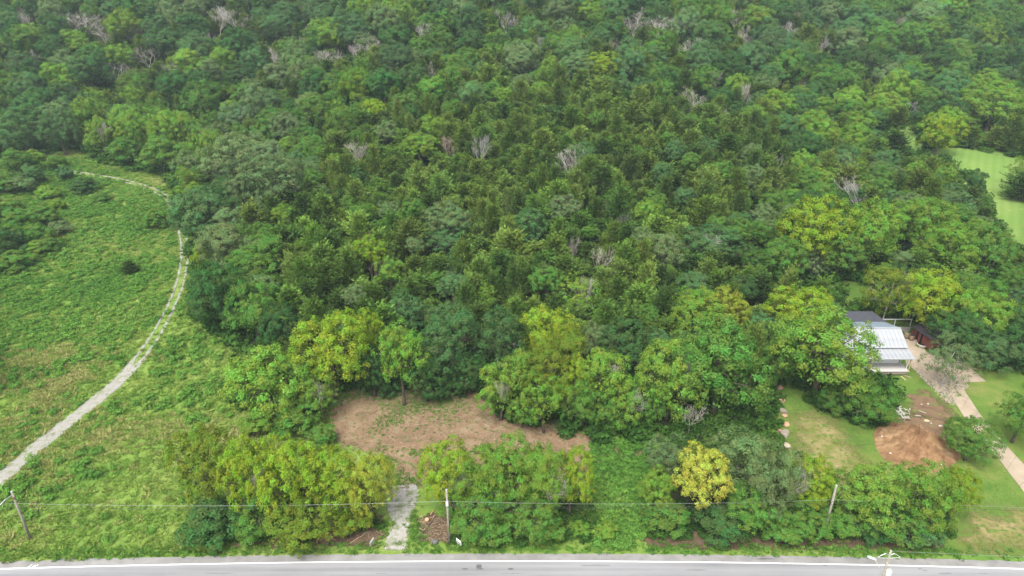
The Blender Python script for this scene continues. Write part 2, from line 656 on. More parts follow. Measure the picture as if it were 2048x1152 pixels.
# visible open ground, traced in the photograph
O_FIELD = [(-40, 320), (60, 318), (110, 305), (160, 300), (205, 330), (260, 342), (330, 352), (350, 400), (346, 430), (378, 480), (378, 560), (388, 640),
           (475, 700), (455, 760), (460, 830), (500, 858), (400, 865), (340, 930), (330, 1000), (370, 1070), (380, 1112), (-60, 1135)]
O_CLEAR = [(650, 800), (720, 778), (930, 788), (1000, 842), (1200, 882), (1190, 896), (1150, 893), (1000, 890), (850, 890), (835, 950), (842, 1000),
           (885, 1088), (760, 1098), (690, 1090), (740, 1050), (792, 970), (780, 930), (700, 890), (640, 870)]
O_GAP = [(1195, 895), (1275, 885), (1300, 905), (1270, 960), (1280, 1060), (1230, 1092), (1200, 1075), (1190, 960)]
O_YARD = [(1566, 770), (1620, 806), (1700, 850), (1750, 872), (1775, 835), (1800, 770), (1690, 740), (1705, 680), (1735, 634), (1800, 640), (1815, 648), (1872, 655), (1878, 690), (1862, 706),
          (1975, 745), (2070, 745), (2070, 1112), (1930, 1092), (1945, 985), (1900, 930), (1780, 908), (1700, 930), (1640, 930), (1556, 868)]
O_BACKYARD = [(1650, 572), (1735, 566), (1740, 612), (1694, 614), (1680, 584)]
O_LAWN = [(1772, 255), (1830, 262), (1850, 300), (1930, 296), (2070, 325), (2070, 500), (2012, 490), (1975, 405), (1940, 350), (1885, 314), (1820, 302)]
O_STRIP = [(1112, 172), (1128, 170), (1132, 200), (1118, 202)]
OPENINGS = [O_FIELD, O_CLEAR, O_GAP, O_YARD, O_BACKYARD, O_LAWN, O_STRIP]

# ------------------------------------------------------------------ ground sheet
gx = np.concatenate([np.linspace(-1500, -260, 26)[:-1], np.linspace(-260, -110, 90)[:-1], np.linspace(-110, 110, 250)[:-1],
                     np.linspace(110, 260, 90)[:-1], np.linspace(260, 1500, 26)])
gy = np.concatenate([np.linspace(-300, 50, 12)[:-1], np.linspace(50, 150, 125)[:-1], np.linspace(150, 300, 110)[:-1],
                     np.linspace(300, 450, 50)[:-1], np.linspace(450, 1600, 24)])
X, Y = np.meshgrid(gx, gy)
Z = H(X, Y) - .012
idx = np.arange(X.size).reshape(X.shape)
q = np.stack([idx[:-1, :-1], idx[:-1, 1:], idx[1:, 1:], idx[1:, :-1]], -1).reshape(-1, 4)
U_, V_, _d = project(X, np.maximum(Y, 20), Z)
open_m = np.zeros(X.shape, bool)
for op in OPENINGS:
    open_m |= in_poly(U_, V_, op)
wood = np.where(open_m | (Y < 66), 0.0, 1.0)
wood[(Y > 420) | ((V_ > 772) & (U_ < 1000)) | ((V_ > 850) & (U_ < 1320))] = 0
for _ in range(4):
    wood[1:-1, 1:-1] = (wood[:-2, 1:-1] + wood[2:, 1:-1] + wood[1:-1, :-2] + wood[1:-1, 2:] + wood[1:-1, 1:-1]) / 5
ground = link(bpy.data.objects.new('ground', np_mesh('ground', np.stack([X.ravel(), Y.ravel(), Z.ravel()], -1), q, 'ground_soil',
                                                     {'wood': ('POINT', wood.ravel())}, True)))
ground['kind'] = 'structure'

# ------------------------------------------------------------------ road, a very slight bend
xs = np.linspace(-420, 420, 281)


def ry(x):
    return 62.2 - 1.25 * (x / 63) ** 2 if abs(x) < 63 else 62.2 - 1.25 * (1 + 2 * (abs(x) - 63) / 63)


def ribbon(name, a, b, z, mat, x0=-420, x1=420, n=281, jag=0.0, parent=None, struct=True):
    X_ = np.linspace(x0, x1, n)
    va = [(x, ry(x) + a + (jag * (mnoise.noise((x * .5, 0, 1)) + .6 * mnoise.noise((x * 2.1, 3, 1))) if jag else 0), z) for x in X_]
    vb = [(x, ry(x) + b, z) for x in X_]
    me = np_mesh(name, np.array(va + vb), np.array([(n + i, n + i + 1, i + 1, i) for i in range(n - 1)]), mat)
    o = link(bpy.data.objects.new(name, me), parent)
    if struct:
        o['kind'] = 'structure'
    return o


ribbon('shoulder', 0.0, -11.3, .012, 'shoulder_asphalt', n=1400, jag=.16)
road = ribbon('road', -1.02, -9.9, .016, 'asphalt')
ribbon('edge_line', -1.10, -1.27, .021, 'white_paint', parent=road, struct=False)
ribbon('edge_line', -9.65, -9.82, .021, 'white_paint', parent=road, struct=False)
ribbon('centre_line', -5.28, -5.40, .021, 'yellow_paint', parent=road, struct=False)
ribbon('centre_line', -5.58, -5.70, .021, 'yellow_paint', parent=road, struct=False)


def flat_patch(name, u, v, sx, sy, mat, parent, seed, z=.020):
    x, y, _ = at(u, v)
    r_ = random.Random(seed)
    pts = [(x + math.cos(a) * sx * r_.uniform(.7, 1.1), y + math.sin(a) * sy * r_.uniform(.7, 1.1), z) for a in np.linspace(0, 2 * math.pi, 15)[:-1]]
    return MB().poly(pts, [tuple(range(14))]).build(name, mat, parent)


t = NT('road_stain')
t.done(t.bsdf(t.mix(t.noise(t.pos(), 3, 4), (.13, .13, .135), (.19, .19, .195)), .8))
rs_ = random.Random(9)
for k in range(16):
    flat_patch('road_stain', rs_.uniform(-40, 2080), rs_.choice((1118, 1131, 1140, 1147)), rs_.uniform(.5, 2.2), rs_.uniform(.05, .16), 'road_stain', road, 50 + k, .0185)
flat_patch('tar_patch', 930, 1138, .42, .13, 'dark_patch', road, 2)
flat_patch('tar_patch', 1022, 1138, .38, .16, 'dark_patch', road, 3)
flat_patch('tar_patch', 960, 1138, .55, .10, 'dark_patch', road, 4)
x, y, _ = at(958, 1133)
MB().box((x, y, .026), (.62, .52, .012)).build('valve_cover', 'dark_patch', road)
for u, v, sx in ((1840, 1138, .35), (1850, 1141, .3), (1650, 1131, .3)):
    flat_patch('crack_mark', u, v, sx, .05, 'dark_patch', road, int(u))
for k, (u, v) in enumerate(((60, 1132), (66, 1133), (72, 1132))):      # survey paint strokes
    x, y, _ = at(u, v)
    MB().box((x, y, .017), (.07, .55, .004), -.5).build('paint_stroke', 'white_paint', road)

# ------------------------------------------------------------------ open ground sheets
sheet('mown_lawn', wpoly([(1540, 700), (1640, 690), (1830, 640), (1960, 700), (2200, 700), (2300, 1112), (1910, 1112), (1640, 1100), (1560, 960), (1500, 860)]), 'mown_lawn', .004, .9)
sheet('dry_lawn', wpoly([(1590, 830), (1650, 830), (1690, 870), (1730, 940), (1700, 970), (1640, 960), (1600, 900)]), 'dry_lawn', .010, .7, 3.2)
sheet('dry_lawn', wpoly([(1930, 1040), (2060, 1020), (2070, 1085), (1950, 1098)]), 'dry_lawn', .010, .7, 3.2)
sheet('back_lawn', wpoly([(1630, 560), (1760, 560), (1760, 625), (1640, 625)]), 'mown_lawn', .004, .9)
sheet('hill_lawn', wpoly([(1760, 245), (1840, 252), (1960, 265), (2150, 300), (2150, 520), (2000, 500), (1950, 400), (1880, 330), (1790, 305)]), 'far_lawn', .02, 1.6, 2.5)
sheet('grassy_strip', wpoly([(1092, 150), (1145, 145), (1152, 225), (1100, 228)]), 'mown_lawn', .02, 1.6, 2.5)
sheet('clearing', wpoly([(665, 820), (715, 775), (800, 765), (940, 775), (1010, 830), (1110, 855), (1230, 880), (1300, 905), (1210, 940), (1060, 940), (900, 930), (850, 960), (812, 978), (788, 935),
                         (755, 905), (700, 895), (660, 870)]), 'red_dirt', .010, .7, 2.2)
sheet('bare_bank', wpoly([(540, 1050), (640, 1030), (765, 1030), (770, 1080), (740, 1094), (560, 1094), (460, 1090)]), 'leaf_litter', .010, .6)
sheet('bare_bank', wpoly([(836, 1030), (893, 1030), (905, 1082), (835, 1084)]), 'leaf_litter', .010, .6)
sheet('bare_bank', wpoly([(1260, 1060), (1480, 1058), (1700, 1062), (1880, 1070), (1880, 1092), (1700, 1098), (1300, 1094)]), 'leaf_litter', .010, .6)
sheet('gravel_drive', wpoly([(776, 972), (830, 968), (840, 985), (828, 1012), (818, 1040), (815, 1075), (812, 1100), (770, 1100), (774, 1075), (786, 1050), (778, 1028), (774, 1000)]), 'pale_gravel', .016, .35, 1.0)

TRACK = [(-140, 1075), (-60, 1010), (0, 958), (45, 918), (90, 880), (135, 845), (180, 812), (222, 776), (258, 742), (286, 708), (314, 668), (338, 622), (356, 580), (366, 540), (370, 505),
         (366, 470), (358, 440), (346, 412), (332, 394), (308, 379), (270, 367), (220, 356), (180, 350), (140, 344), (100, 338)]
TW = np.array([gp(u, v) for u, v in TRACK])
s_ = np.concatenate([[0], np.cumsum(np.hypot(*np.diff(TW, axis=0).T))])
n = int(s_[-1] / .6)
ss = np.linspace(0, s_[-1], n)
tx, ty = np.interp(ss, s_, TW[:, 0]), np.interp(ss, s_, TW[:, 1])
ker = np.ones(15) / 15
tx = np.convolve(np.pad(tx, 7, 'edge'), ker, 'valid')
ty = np.convolve(np.pad(ty, 7, 'edge'), ker, 'valid')
d_ = np.gradient(np.stack([tx, ty], -1), axis=0)
d_ /= np.linalg.norm(d_, axis=1)[:, None]
half = np.interp(ss, [0, s_[8], s_[10], s_[-1]], [1.9, 1.6, 1.35, 1.25])
rutted = sstep(s_[7] + 1, s_[9], ss)
vv, aa, rr_ = [], [], []
for a in np.linspace(-1, 1, 9):
    X_ = tx - d_[:, 1] * half * a
    Y_ = ty + d_[:, 0] * half * a
    vv.append(np.stack([X_, Y_, H(X_, Y_) + .035], -1))
    aa.append(np.full(n, a))
    rr_.append(rutted)
idx = np.arange(9 * n).reshape(9, n)
q = np.stack([idx[:-1, :-1], idx[:-1, 1:], idx[1:, 1:], idx[1:, :-1]], -1).reshape(-1, 4)[:, ::-1]
tr_o = link(bpy.data.objects.new('gravel_track', np_mesh('gravel_track', np.concatenate(vv), q, 'track_gravel',
                                                        {'across': ('POINT', np.concatenate(aa)), 'rutted': ('POINT', np.concatenate(rr_))}, True)))
tr_o['kind'] = 'structure'
TRACK_XY = np.stack([tx, ty], -1)
TRACK_HALF = half

# ------------------------------------------------------------------ tree prototypes (unit size, shared by all the copies)
def unit(v):
    return v / (np.linalg.norm(v, axis=-1, keepdims=True) + 1e-9)


def leaves(P, N, size, aspect, cv, r_, mat, name, fold=.25, along=None):
    """one folded diamond for each leaf spray: 4 corners, point P, facing N"""
    n = len(P)
    if along is None:
        t_ = unit(r_.normal(size=(n, 3)))
        A = unit(np.cross(N, t_))
    else:
        A = unit(along)
    B = unit(np.cross(N, A))
    s = size[:, None]
    w = s * aspect
    tip = P + A * s * .62 - N * s * fold * .4
    back = P - A * s * .42
    l_ = P + B * w * .5 + N * s * fold * .25
    rgt = P - B * w * .5 + N * s * fold * .12
    V = np.stack([back, rgt, tip, l_], 1).reshape(-1, 3)
    F = np.arange(4 * n).reshape(n, 4)
    return np_mesh(name, V, F, mat, {'lv': ('FACE', r_.random(n)), 'cv': ('FACE', cv)})


def broad_crown(seed, n_lobes=9, per_lobe=26, per_clump=46, leaf=.062, aspect=.72, lobe_r=(.34, .52), clump_r=(.10, .19), flat=.85,
                up=.18, open_=.25, name='crown', mat='leaf', droop=0.0, squash=0.0):
    """crown of leaf sprays inside about the unit sphere"""
    r_ = np.random.default_rng(seed)
    P, N, S, CV = [], [], [], []
    lobes = [(np.zeros(3), .52)]
    g = math.pi * (3 - math.sqrt(5))
    for i in range(n_lobes):
        z = 1 - 1.72 * (i + .5) / n_lobes
        z = np.clip(z + r_.normal() * .10, -.8, 1)
        a = g * i + r_.normal() * .4 + seed
        rr = math.sqrt(max(0, 1 - z * z))
        d = np.array([math.cos(a) * rr, math.sin(a) * rr, z])
        lr = r_.uniform(*lobe_r)
        if z < -.3:
            lr *= .85
        lobes.append((d * (1.0 - lr) * r_.uniform(.88, 1.12), lr))
    centres = []
    for li, (c, lr) in enumerate(lobes):
        m = int(per_lobe * (lr / .43) ** 2)
        d = unit(r_.normal(size=(m, 3)))
        d[:, 2] = np.where(d[:, 2] < -.35, -d[:, 2] * .6, d[:, 2])
        d = unit(d)
        rad = lr * r_.uniform(.72, 1.06, m)
        q = c + d * rad[:, None]
        keep = np.ones(m, bool)
        for lj, (c2, lr2) in enumerate(lobes):
            if lj != li:
                keep &= np.linalg.norm(q - c2, axis=1) > lr2 * .72
        keep &= r_.random(m) > open_ * .5
        for qq, dd in zip(q[keep], d[keep]):
            centres.append((qq, unit(dd + unit(qq) * .7)))
    for qq, dd in centres:
        cr = r_.uniform(*clump_r)
        k = int(per_clump * r_.uniform(.6, 1.3) * (cr / .15) ** 1.3)
        e = unit(r_.normal(size=(k, 3)))
        e = unit(e + dd * .55 + np.array([0, 0, .3]))
        rad = cr * r_.random(k) ** .45
        off = e * rad[:, None]
        off[:, 2] *= flat
        if droop:
            off[:, 2] -= droop * (np.hypot(off[:, 0], off[:, 1]) / cr) ** 2 * cr
        P.append(qq + off)
        N.append(unit(e * .75 + dd * .45 + np.array([0, 0, up]) + r_.normal(size=(k, 3)) * .30))
        S.append(leaf * r_.uniform(.65, 1.35, k))
        CV.append(np.full(k, r_.random()))
    # loose leaves in the inside so that the sky does not shine straight through
    k = int(sum(len(q) for q in P) * .10)
    e = unit(r_.normal(size=(k, 3))) * (r_.random(k) ** .5 * .62)[:, None]
    P.append(e)
    N.append(unit(r_.normal(size=(k, 3)) + np.array([0, 0, .6])))
    S.append(leaf * 1.5 * r_.uniform(.8, 1.4, k))
    CV.append(r_.random(k))
    P, N, S, CV = np.concatenate(P), np.concatenate(N), np.concatenate(S), np.concatenate(CV)
    if squash:
        P[:, 2] *= 1 - squash * (P[:, 2] < 0)
    return leaves(P, N, S, aspect, CV, r_, mat, name), lobes


def broad_trunk(seed, lobes, mat='bark', thick=1.0):
    """trunk from z=-1-clear .. with limbs to the lobes; unit crown at origin, foot at z=-1.6"""
    r_ = random.Random(seed)
    b = MB()
    foot = Vector((r_.uniform(-.05, .05), r_.uniform(-.05, .05), -1.75))
    fork = Vector((r_.uniform(-.06, .06), r_.uniform(-.06, .06), -.45))
    mid = (foot + fork) / 2 + Vector((r_.uniform(-.04, .04), r_.uniform(-.04, .04), 0))
    top = Vector((r_.uniform(-.1, .1), r_.uniform(-.1, .1), .62))
    b.tube([foot, foot + Vector((0, 0, .12)), mid, fork, top], [.085 * thick, .06 * thick, .052 * thick, .044 * thick, .01], 7)
    for c, lr in lobes[1:]:
        c = Vector(c)
        st = fork.lerp(top, max(0, min(.75, (c.z + .5) * .55)))
        m = st.lerp(c, .5) + Vector((0, 0, -.08))
        e = c + c.normalized() * lr * .6
        b.tube([st, m, c, e], [.026 * thick, .018 * thick, .011 * thick, .004], 5)
        for _ in range(3):
            w = Vector((r_.gauss(0, 1), r_.gauss(0, 1), r_.gauss(.4, 1))).normalized()
            b.tube([c, c + w * lr * .5, c + w * lr * .95 + Vector((0, 0, .03))], [.008 * thick, .005 * thick, .002], 4, False)
    return b.mesh('trunk', mat, True)


def cedar_crown(seed, n_br=240, sprays=26, wide=1.0, name='crown', mat='needle', size=1.0):
    """red cedar: unit height, unit half width; pointed, ragged, sprays that reach up and out"""
    r_ = np.random.default_rng(seed)
    P, N, S, A, CV = [], [], [], [], []
    bias = r_.random(6) * 2 * math.pi
    for i in range(n_br):
        t_ = ((i + r_.random()) / n_br) ** .82
        t_ = .06 + .93 * t_
        a = i * 2.39996 + r_.normal() * .3
        lump = 1 + .22 * math.sin(2 * a + bias[0] + 3 * t_) + .16 * math.sin(3 * a + bias[1] - 5 * t_) + .12 * math.sin(a + bias[2] + 9 * t_)
        L = wide * lump * (min(1, (1 - t_) * 1.5) ** .60) * r_.uniform(.62, 1.12) + .06
        if t_ < .2:
            L *= .62 + 1.9 * t_
        el = R(18) + R(40) * t_ + r_.normal() * .14
        # width and height have different units: height is about 4 half widths
        d = np.array([math.cos(a), math.sin(a), math.tan(el) * .27])
        k = int(sprays * (.55 + .75 * L))
        s = r_.uniform(.30, 1.04, k)
        q = np.array([0, 0, t_ * .90]) + d * (L * s)[:, None]
        q += r_.normal(size=(k, 3)) * np.array([.075, .075, .014])
        al = unit(np.array([d[0], d[1], .0]) * .75 + r_.normal(size=(k, 3)) * .30 + np.array([0, 0, .62]))
        al[:, 2] *= .30
        P.append(q)
        A.append(al)
        nn = unit(np.array([d[0] * .5, d[1] * .5, .75]) + r_.normal(size=(k, 3)) * .5)
        N.append(nn)
        S.append(.102 * size * r_.uniform(.6, 1.3, k))
        CV.append(np.full(k, r_.random()))
    # leader
    k = 26
    z = r_.uniform(.86, 1.03, k)
    P.append(np.stack([r_.normal(size=k) * .035, r_.normal(size=k) * .035, z], -1))
    A.append(unit(r_.normal(size=(k, 3)) * .3 + np.array([0, 0, 1])) * np.array([1, 1, .3]))
    N.append(unit(r_.normal(size=(k, 3)) + np.array([0, 0, .2])))
    S.append(.13 * size * r_.uniform(.7, 1.2, k))
    CV.append(r_.random(k))
    P, N, A, S, CV = (np.concatenate(q) for q in (P, N, A, S, CV))
    n = len(P)
    Bv = unit(np.cross(N, unit(A / np.array([1, 1, .3])))) * np.array([1, 1, .3])
    s = S[:, None]
    tip, back = P + A * s * 1.25, P - A * s * .6
    l_, rg = P + Bv * s * .36 + A * s * .1, P - Bv * s * .36 + A * s * .15
    V = np.stack([back, rg, tip, l_], 1).reshape(-1, 3)
    return np_mesh(name, V, np.arange(4 * n).reshape(n, 4), mat, {'lv': ('FACE', r_.random(n)), 'cv': ('FACE', CV)})


def cedar_trunk(seed):
    r_ = random.Random(seed)
    b = MB()
    b.tube([(0, 0, -.03), (.02, 0, .3), (-.01, .02, .7), (0, 0, .97)], [.085, .06, .035, .008], 6)
    for i in range(12):
        z = r_.uniform(.08, .7)
        a = r_.uniform(0, 6.28)
        L = (1 - z) * .8
        b.tube([(0, 0, z), (math.cos(a) * L * .5, math.sin(a) * L * .5, z + .03), (math.cos(a) * L, math.sin(a) * L, z + .09)], [.016, .01, .004], 4, False)
    return b.mesh('trunk', 'bark')


def bare_tree(seed, spread=.5, levels=5, kids=(2, 4), fan=False, thick=.0085):
    """leafless tree, height about 1"""
    r_ = random.Random(seed)
    tr, br = MB(), MB()

    def grow(p0, d, L, rad, lev):
        pts, q, dd = [p0], p0, d
        for k in range(3):
            dd = (dd + Vector((r_.gauss(0, .13), r_.gauss(0, .13), r_.gauss(.05, .09)))).normalized()
            q = q + dd * L / 3
            pts.append(q)
        tgt = tr if lev == 0 else br
        tgt.tube(pts, [rad, rad * .85, rad * .7, rad * .55], 7 if lev == 0 else (5 if lev < 3 else 3), False)
        if lev >= levels:
            return
        nk = r_.randint(*kids) + (2 if lev == 0 else 0)
        for k in range(nk):
            f = 1.0 if k == 0 else r_.uniform(.45, .95)
            base = pts[0].lerp(pts[1], f * 3) if f < 1 / 3 else (pts[1].lerp(pts[2], f * 3 - 1) if f < 2 / 3 else pts[2].lerp(pts[3], f * 3 - 2))
            a = r_.uniform(0, 6.28)
            perp = dd.orthogonal().normalized()
            perp.rotate(Matrix.Rotation(a, 3, dd))
            ang = r_.uniform(.35, .85) * (spread / .5) * (1.0 if lev else .8) if k else r_.uniform(0, .25)
            nd = (dd * math.cos(ang) + perp * math.sin(ang))
            nd.z += .20 if not fan else .34
            grow(base, nd.normalized(), L * r_.uniform(.58, .82), max(.0012, rad * (.62 if k else .72) * r_.uniform(.8, 1)), lev + 1)

    grow(Vector((0, 0, 0)), Vector((r_.gauss(0, .05), r_.gauss(0, .05), 1)).normalized(), .30, thick, 0)
    zs = max(v[2] for v in br.v)
    ws = float(np.percentile(np.hypot(*np.array(br.v)[:, :2].T), 92)) * 2
    for m in (tr, br):
        m.v = [(x / ws, y / ws, z / zs) for x, y, z in m.v]
    return tr.mesh('trunk', 'dead_wood'), br.mesh('branches', 'dead_wood')


BROAD = {}
# fine: for the largest, nearest trees; R round and clumpy, F feathery in flat sprays, T tall and loose
BROAD['R'] = [broad_crown(100 + i, n_lobes=8 + i % 5, per_lobe=32, per_clump=92, leaf=.042) for i in range(8)]
BROAD['F'] = [broad_crown(140 + i, n_lobes=10 + i, per_lobe=28, per_clump=84, leaf=.048, aspect=.42, flat=.55, clump_r=(.11, .20), open_=.40, droop=.25, lobe_r=(.30, .46)) for i in range(4)]
BROAD['T'] = [broad_crown(160 + i, n_lobes=13, per_lobe=32, per_clump=80, leaf=.042, lobe_r=(.24, .38), clump_r=(.09, .15), open_=.30, flat=.95) for i in range(4)]
BROAD['H'] = [broad_crown(180 + i, n_lobes=11 + i, per_lobe=40, per_clump=98, leaf=.035, clump_r=(.075, .15)) for i in range(4)]
# sparse crown through which the limbs show
BROAD['S'] = [broad_crown(190 + i, n_lobes=11, per_lobe=34, per_clump=62, leaf=.046, clump_r=(.08, .15), open_=.7, aspect=.5) for i in range(2)]
# bushes: low, dense to the ground
BROAD['B'] = [broad_crown(200 + i, n_lobes=8, per_lobe=24, per_clump=60, leaf=.066, clump_r=(.14, .24), lobe_r=(.36, .52)) for i in range(4)]
TRUNK = {k: [broad_trunk(300 + i, c[1], 'pale_bark' if k == 'S' else 'bark', .5 if k in 'BS' else 1.0) for i, c in enumerate(v)] for k, v in BROAD.items()}
CEDAR = [cedar_crown(400 + i, n_br=230 + 12 * i, size=1.0) for i in range(6)]
CEDAR_TRUNK = [cedar_trunk(450 + i) for i in range(2)]
BARE = [bare_tree(500 + i, spread=(.50, .62, .44, .66, .42, .56, .48, .7)[i], fan=(i in (2, 4, 6)), levels=6, kids=(2, 3)) for i in range(8)]

TREES = []            # records: dict(o, kind, x, y, z, R, a, hc, u, v, label, cat)


def put_broad(x, y, Rw, a, clear, form, colour, rs, label=None, name='broadleaf_tree', make=True, cat='tree'):
    z = float(H(x, y))
    hc = clear + a * .80
    u, v, dep = project(x, y, z + hc)
    rec = dict(o=None, kind=name, x=x, y=y, z=z, R=Rw, a=a, hc=hc, u=u, v=v, dep=dep, label=label, cat=cat, form=form, colour=colour, rs=rs)
    TREES.append(rec)
    if make:
        realise(rec)
    return rec


def realise(rec):
    r_ = random.Random(rec['rs'])
    x, y, z, Rw, a, hc = (rec[k] for k in ('x', 'y', 'z', 'R', 'a', 'hc'))
    form = rec['form']
    root = empty(rec['kind'], (x, y, z))
    rz = r_.uniform(0, 6.28)
    if rec['kind'] == 'cedar_tree':
        tr = bpy.data.objects.new('trunk', CEDAR_TRUNK[rec['rs'] % 2])
        cr = bpy.data.objects.new('crown', CEDAR[rec['rs'] % len(CEDAR)])
        for o in (tr, cr):
            o.scale = (Rw, Rw, a)
            o.rotation_euler = (r_.gauss(0, .03), r_.gauss(0, .03), rz)
    elif rec['kind'] == 'bare_tree':
        i = (form if rec['rs'] % 2 else (form + 5) % 8) if isinstance(form, int) else rec['rs'] % len(BARE)
        tr = bpy.data.objects.new('trunk', BARE[i][0])
        cr = bpy.data.objects.new('branches', BARE[i][1])
        for o in (tr, cr):
            o.scale = (Rw, Rw, a)
            o.rotation_euler = (r_.gauss(0, .05), r_.gauss(0, .05), rz)
    else:
        i = rec['rs'] % len(BROAD[form])
        tr = bpy.data.objects.new('trunk', TRUNK[form][i])
        cr = bpy.data.objects.new('crown', BROAD[form][i][0])
        cr.scale = (Rw, Rw, a)
        cr.location = (0, 0, hc)
        cr.rotation_euler = (r_.gauss(0, .06), r_.gauss(0, .06), rz)
        tr.scale = (Rw, Rw, (hc + .1) / 1.75)
        tr.location = (0, 0, hc)
        tr.rotation_euler = (0, 0, rz)
    for o in (tr, cr):
        link(o, root)
    c = rec['colour']
    cr.color = (*c, 1)
    tr.color = (*c, 1)
    rec['o'] = root
    return root


def jit(c, r_, k=.12):
    f = 1 + r_.gauss(0, k)
    return tuple(max(.004, q * f * (1 + r_.gauss(0, k * .4))) for q in c)


def tree_px(u, vtop, wpx, hpx, form, col, label, clear=1.6, name='broadleaf_tree', seed=None, cat='tree'):
    """a tree whose crown shows wpx by hpx pixels with its top at vtop: solve for its place and size"""
    rs = seed if seed is not None else int(u * 7 + vtop * 3)
    hc = 7.0
    for _ in range(8):
        x, y, z = at(u, vtop + hpx / 2, hc)
        dep = project(x, y, z)[2]
        sc = FPX / dep
        Rw = wpx / 2 / sc
        ph = math.atan2(CAM_H - z, math.hypot(x, y))
        S = hpx / 2 / sc
        a2 = S * S - (Rw * math.sin(ph)) ** 2
        a = math.sqrt(max(a2, (Rw * .55) ** 2)) / math.cos(ph)
        a = min(a, Rw * 2.0)
        hc = clear + a * .80
    return put_broad(x, y, Rw * 1.03, a, clear, form, jit(C[col], random.Random(rs), .05), rs, label, name, cat=cat)


def cedar_px(u, vtop, wpx, height, col, label, seed=None):
    x, y, z = at(u, vtop, height)
    sc = FPX / project(x, y, z)[2]
    rs = seed if seed is not None else int(u * 5 + vtop)
    zz = float(H(x, y))
    uu, v, dep = project(x, y, zz + height * .55)
    rec = dict(o=None, kind='cedar_tree', x=x, y=y, z=zz, R=wpx / 2 / sc, a=height, hc=height * .5, u=uu, v=v, dep=dep, label=label, cat='tree', form='C',
               colour=jit(C[col], random.Random(rs), .06), rs=rs)
    TREES.append(rec)
    realise(rec)
    return rec


def bare_px(u, vtop, wpx, height, form, label, tone=(.38, .375, .365), seed=None):
    x, y, z = at(u, vtop, height)
    sc = FPX / project(x, y, z)[2]
    rs = seed if seed is not None else int(u * 5 + vtop)
    zz = float(H(x, y))
    uu, v, dep = project(x, y, zz + height * .7)
    # unit bare trees are about .8 wide
    rec = dict(o=None, kind='bare_tree', x=x, y=y, z=zz, R=wpx / sc, a=height, hc=height * .6, u=uu, v=v, dep=dep, label=label, cat='tree', form=form,
               colour=tone, rs=rs)
    TREES.append(rec)
    realise(rec)
    return rec


# ---------------- trees that stand out in the photograph, one by one
T = tree_px
# roadside clump on the field side of the gravel drive
T(405, 848, 150, 190, 'H', 'ol', 'olive green roadside tree at the field end of the clump beside the gravel drive', 1.2)
T(500, 862, 120, 190, 'H', 'yg', 'bright yellow-green roadside tree next to the olive one by the field', 1.5)
T(575, 868, 150, 190, 'H', 'yg', 'broad yellow-green tree in the middle of the roadside clump by the field', 1.5)
T(655, 890, 130, 170, 'H', 'yg', 'yellow-green roadside tree touching the orange-tinged tree by the gravel drive', 1.2)
T(737, 898, 118, 150, 'H', 'or_', 'orange-tinged yellow tree overhanging the gravel drive entrance from the field side', 1.6)
T(520, 960, 150, 120, 'H', 'mg', 'mid green lower tree on the road side beneath the bright yellow-green tree', .4)
T(610, 985, 160, 100, 'H', 'ol', 'low olive tree at the road foot of the roadside clump by the field', .3)
# clump between the gravel drive and the grass gap
T(890, 872, 125, 160, 'H', 'yg', 'yellow-green tree behind the utility pole beside the gravel drive', 1.6)
T(965, 890, 130, 160, 'F', 'lg', 'feathery light green tree in the middle roadside clump past the middle pole', 1.4)
T(1030, 866, 140, 170, 'H', 'lg', 'tallest light green tree at the back of the roadside clump past the middle pole', 1.8)
T(1085, 885, 120, 170, 'F', 'lg', 'loose light green tree leaning over the power lines past the middle pole', 1.6)
T(1143, 892, 105, 140, 'H', 'yg', 'yellow-green tree at the grass gap end of the middle roadside clump', 1.6)
T(950, 965, 150, 120, 'H', 'mg', 'low mid green tree at the road edge just past the middle pole', .4)
T(1060, 975, 130, 105, 'H', 'mg', 'low green tree over the road bank in the middle clump below the power lines', .8)
# clump with the yellow tree
T(1335, 862, 90, 110, 'F', 'gg', 'grey-green feathery tree behind the golden yellow tree by the grass gap', 1.0)
T(1312, 930, 80, 110, 'H', 'lg', 'small light green tree at the grass gap edge beside the golden yellow tree', .6)
T(1402, 884, 124, 150, 'H', 'ye', 'golden yellow tree in the roadside row', 1.8)
T(1480, 850, 150, 170, 'F', 'gg', 'tall grey-green feathery tree close behind the golden yellow tree', 1.5)
T(1548, 872, 120, 190, 'F', 'gg', 'grey-green feathery tree by the road in line with the stone row', 1.5)
T(1620, 905, 112, 130, 'H', 'yg', 'yellow-green tree on the field side of the leaning pole at the yard corner', 1.6)
T(1500, 960, 130, 120, 'H', 'mg', 'mid green low tree by the road past the golden yellow tree', .6)
T(1600, 985, 120, 100, 'H', 'mg', 'low green tree at the road edge on the field side of the leaning pole', .4)
T(1730, 914, 150, 150, 'H', 'lg', 'rounded light green tree on the house side of the leaning pole below the dirt mound', 1.4)
T(1850, 918, 140, 160, 'H', 'lg', 'rounded green tree at the mown lawn end of the roadside row', 1.4)
T(1915, 930, 80, 110, 'H', 'yg', 'yellow-green outermost tree of the roadside row next to the mown lawn', 1.2)
T(1780, 975, 150, 110, 'H', 'mg', 'dark lower tree between the two rounded trees at the end of the row', .4)
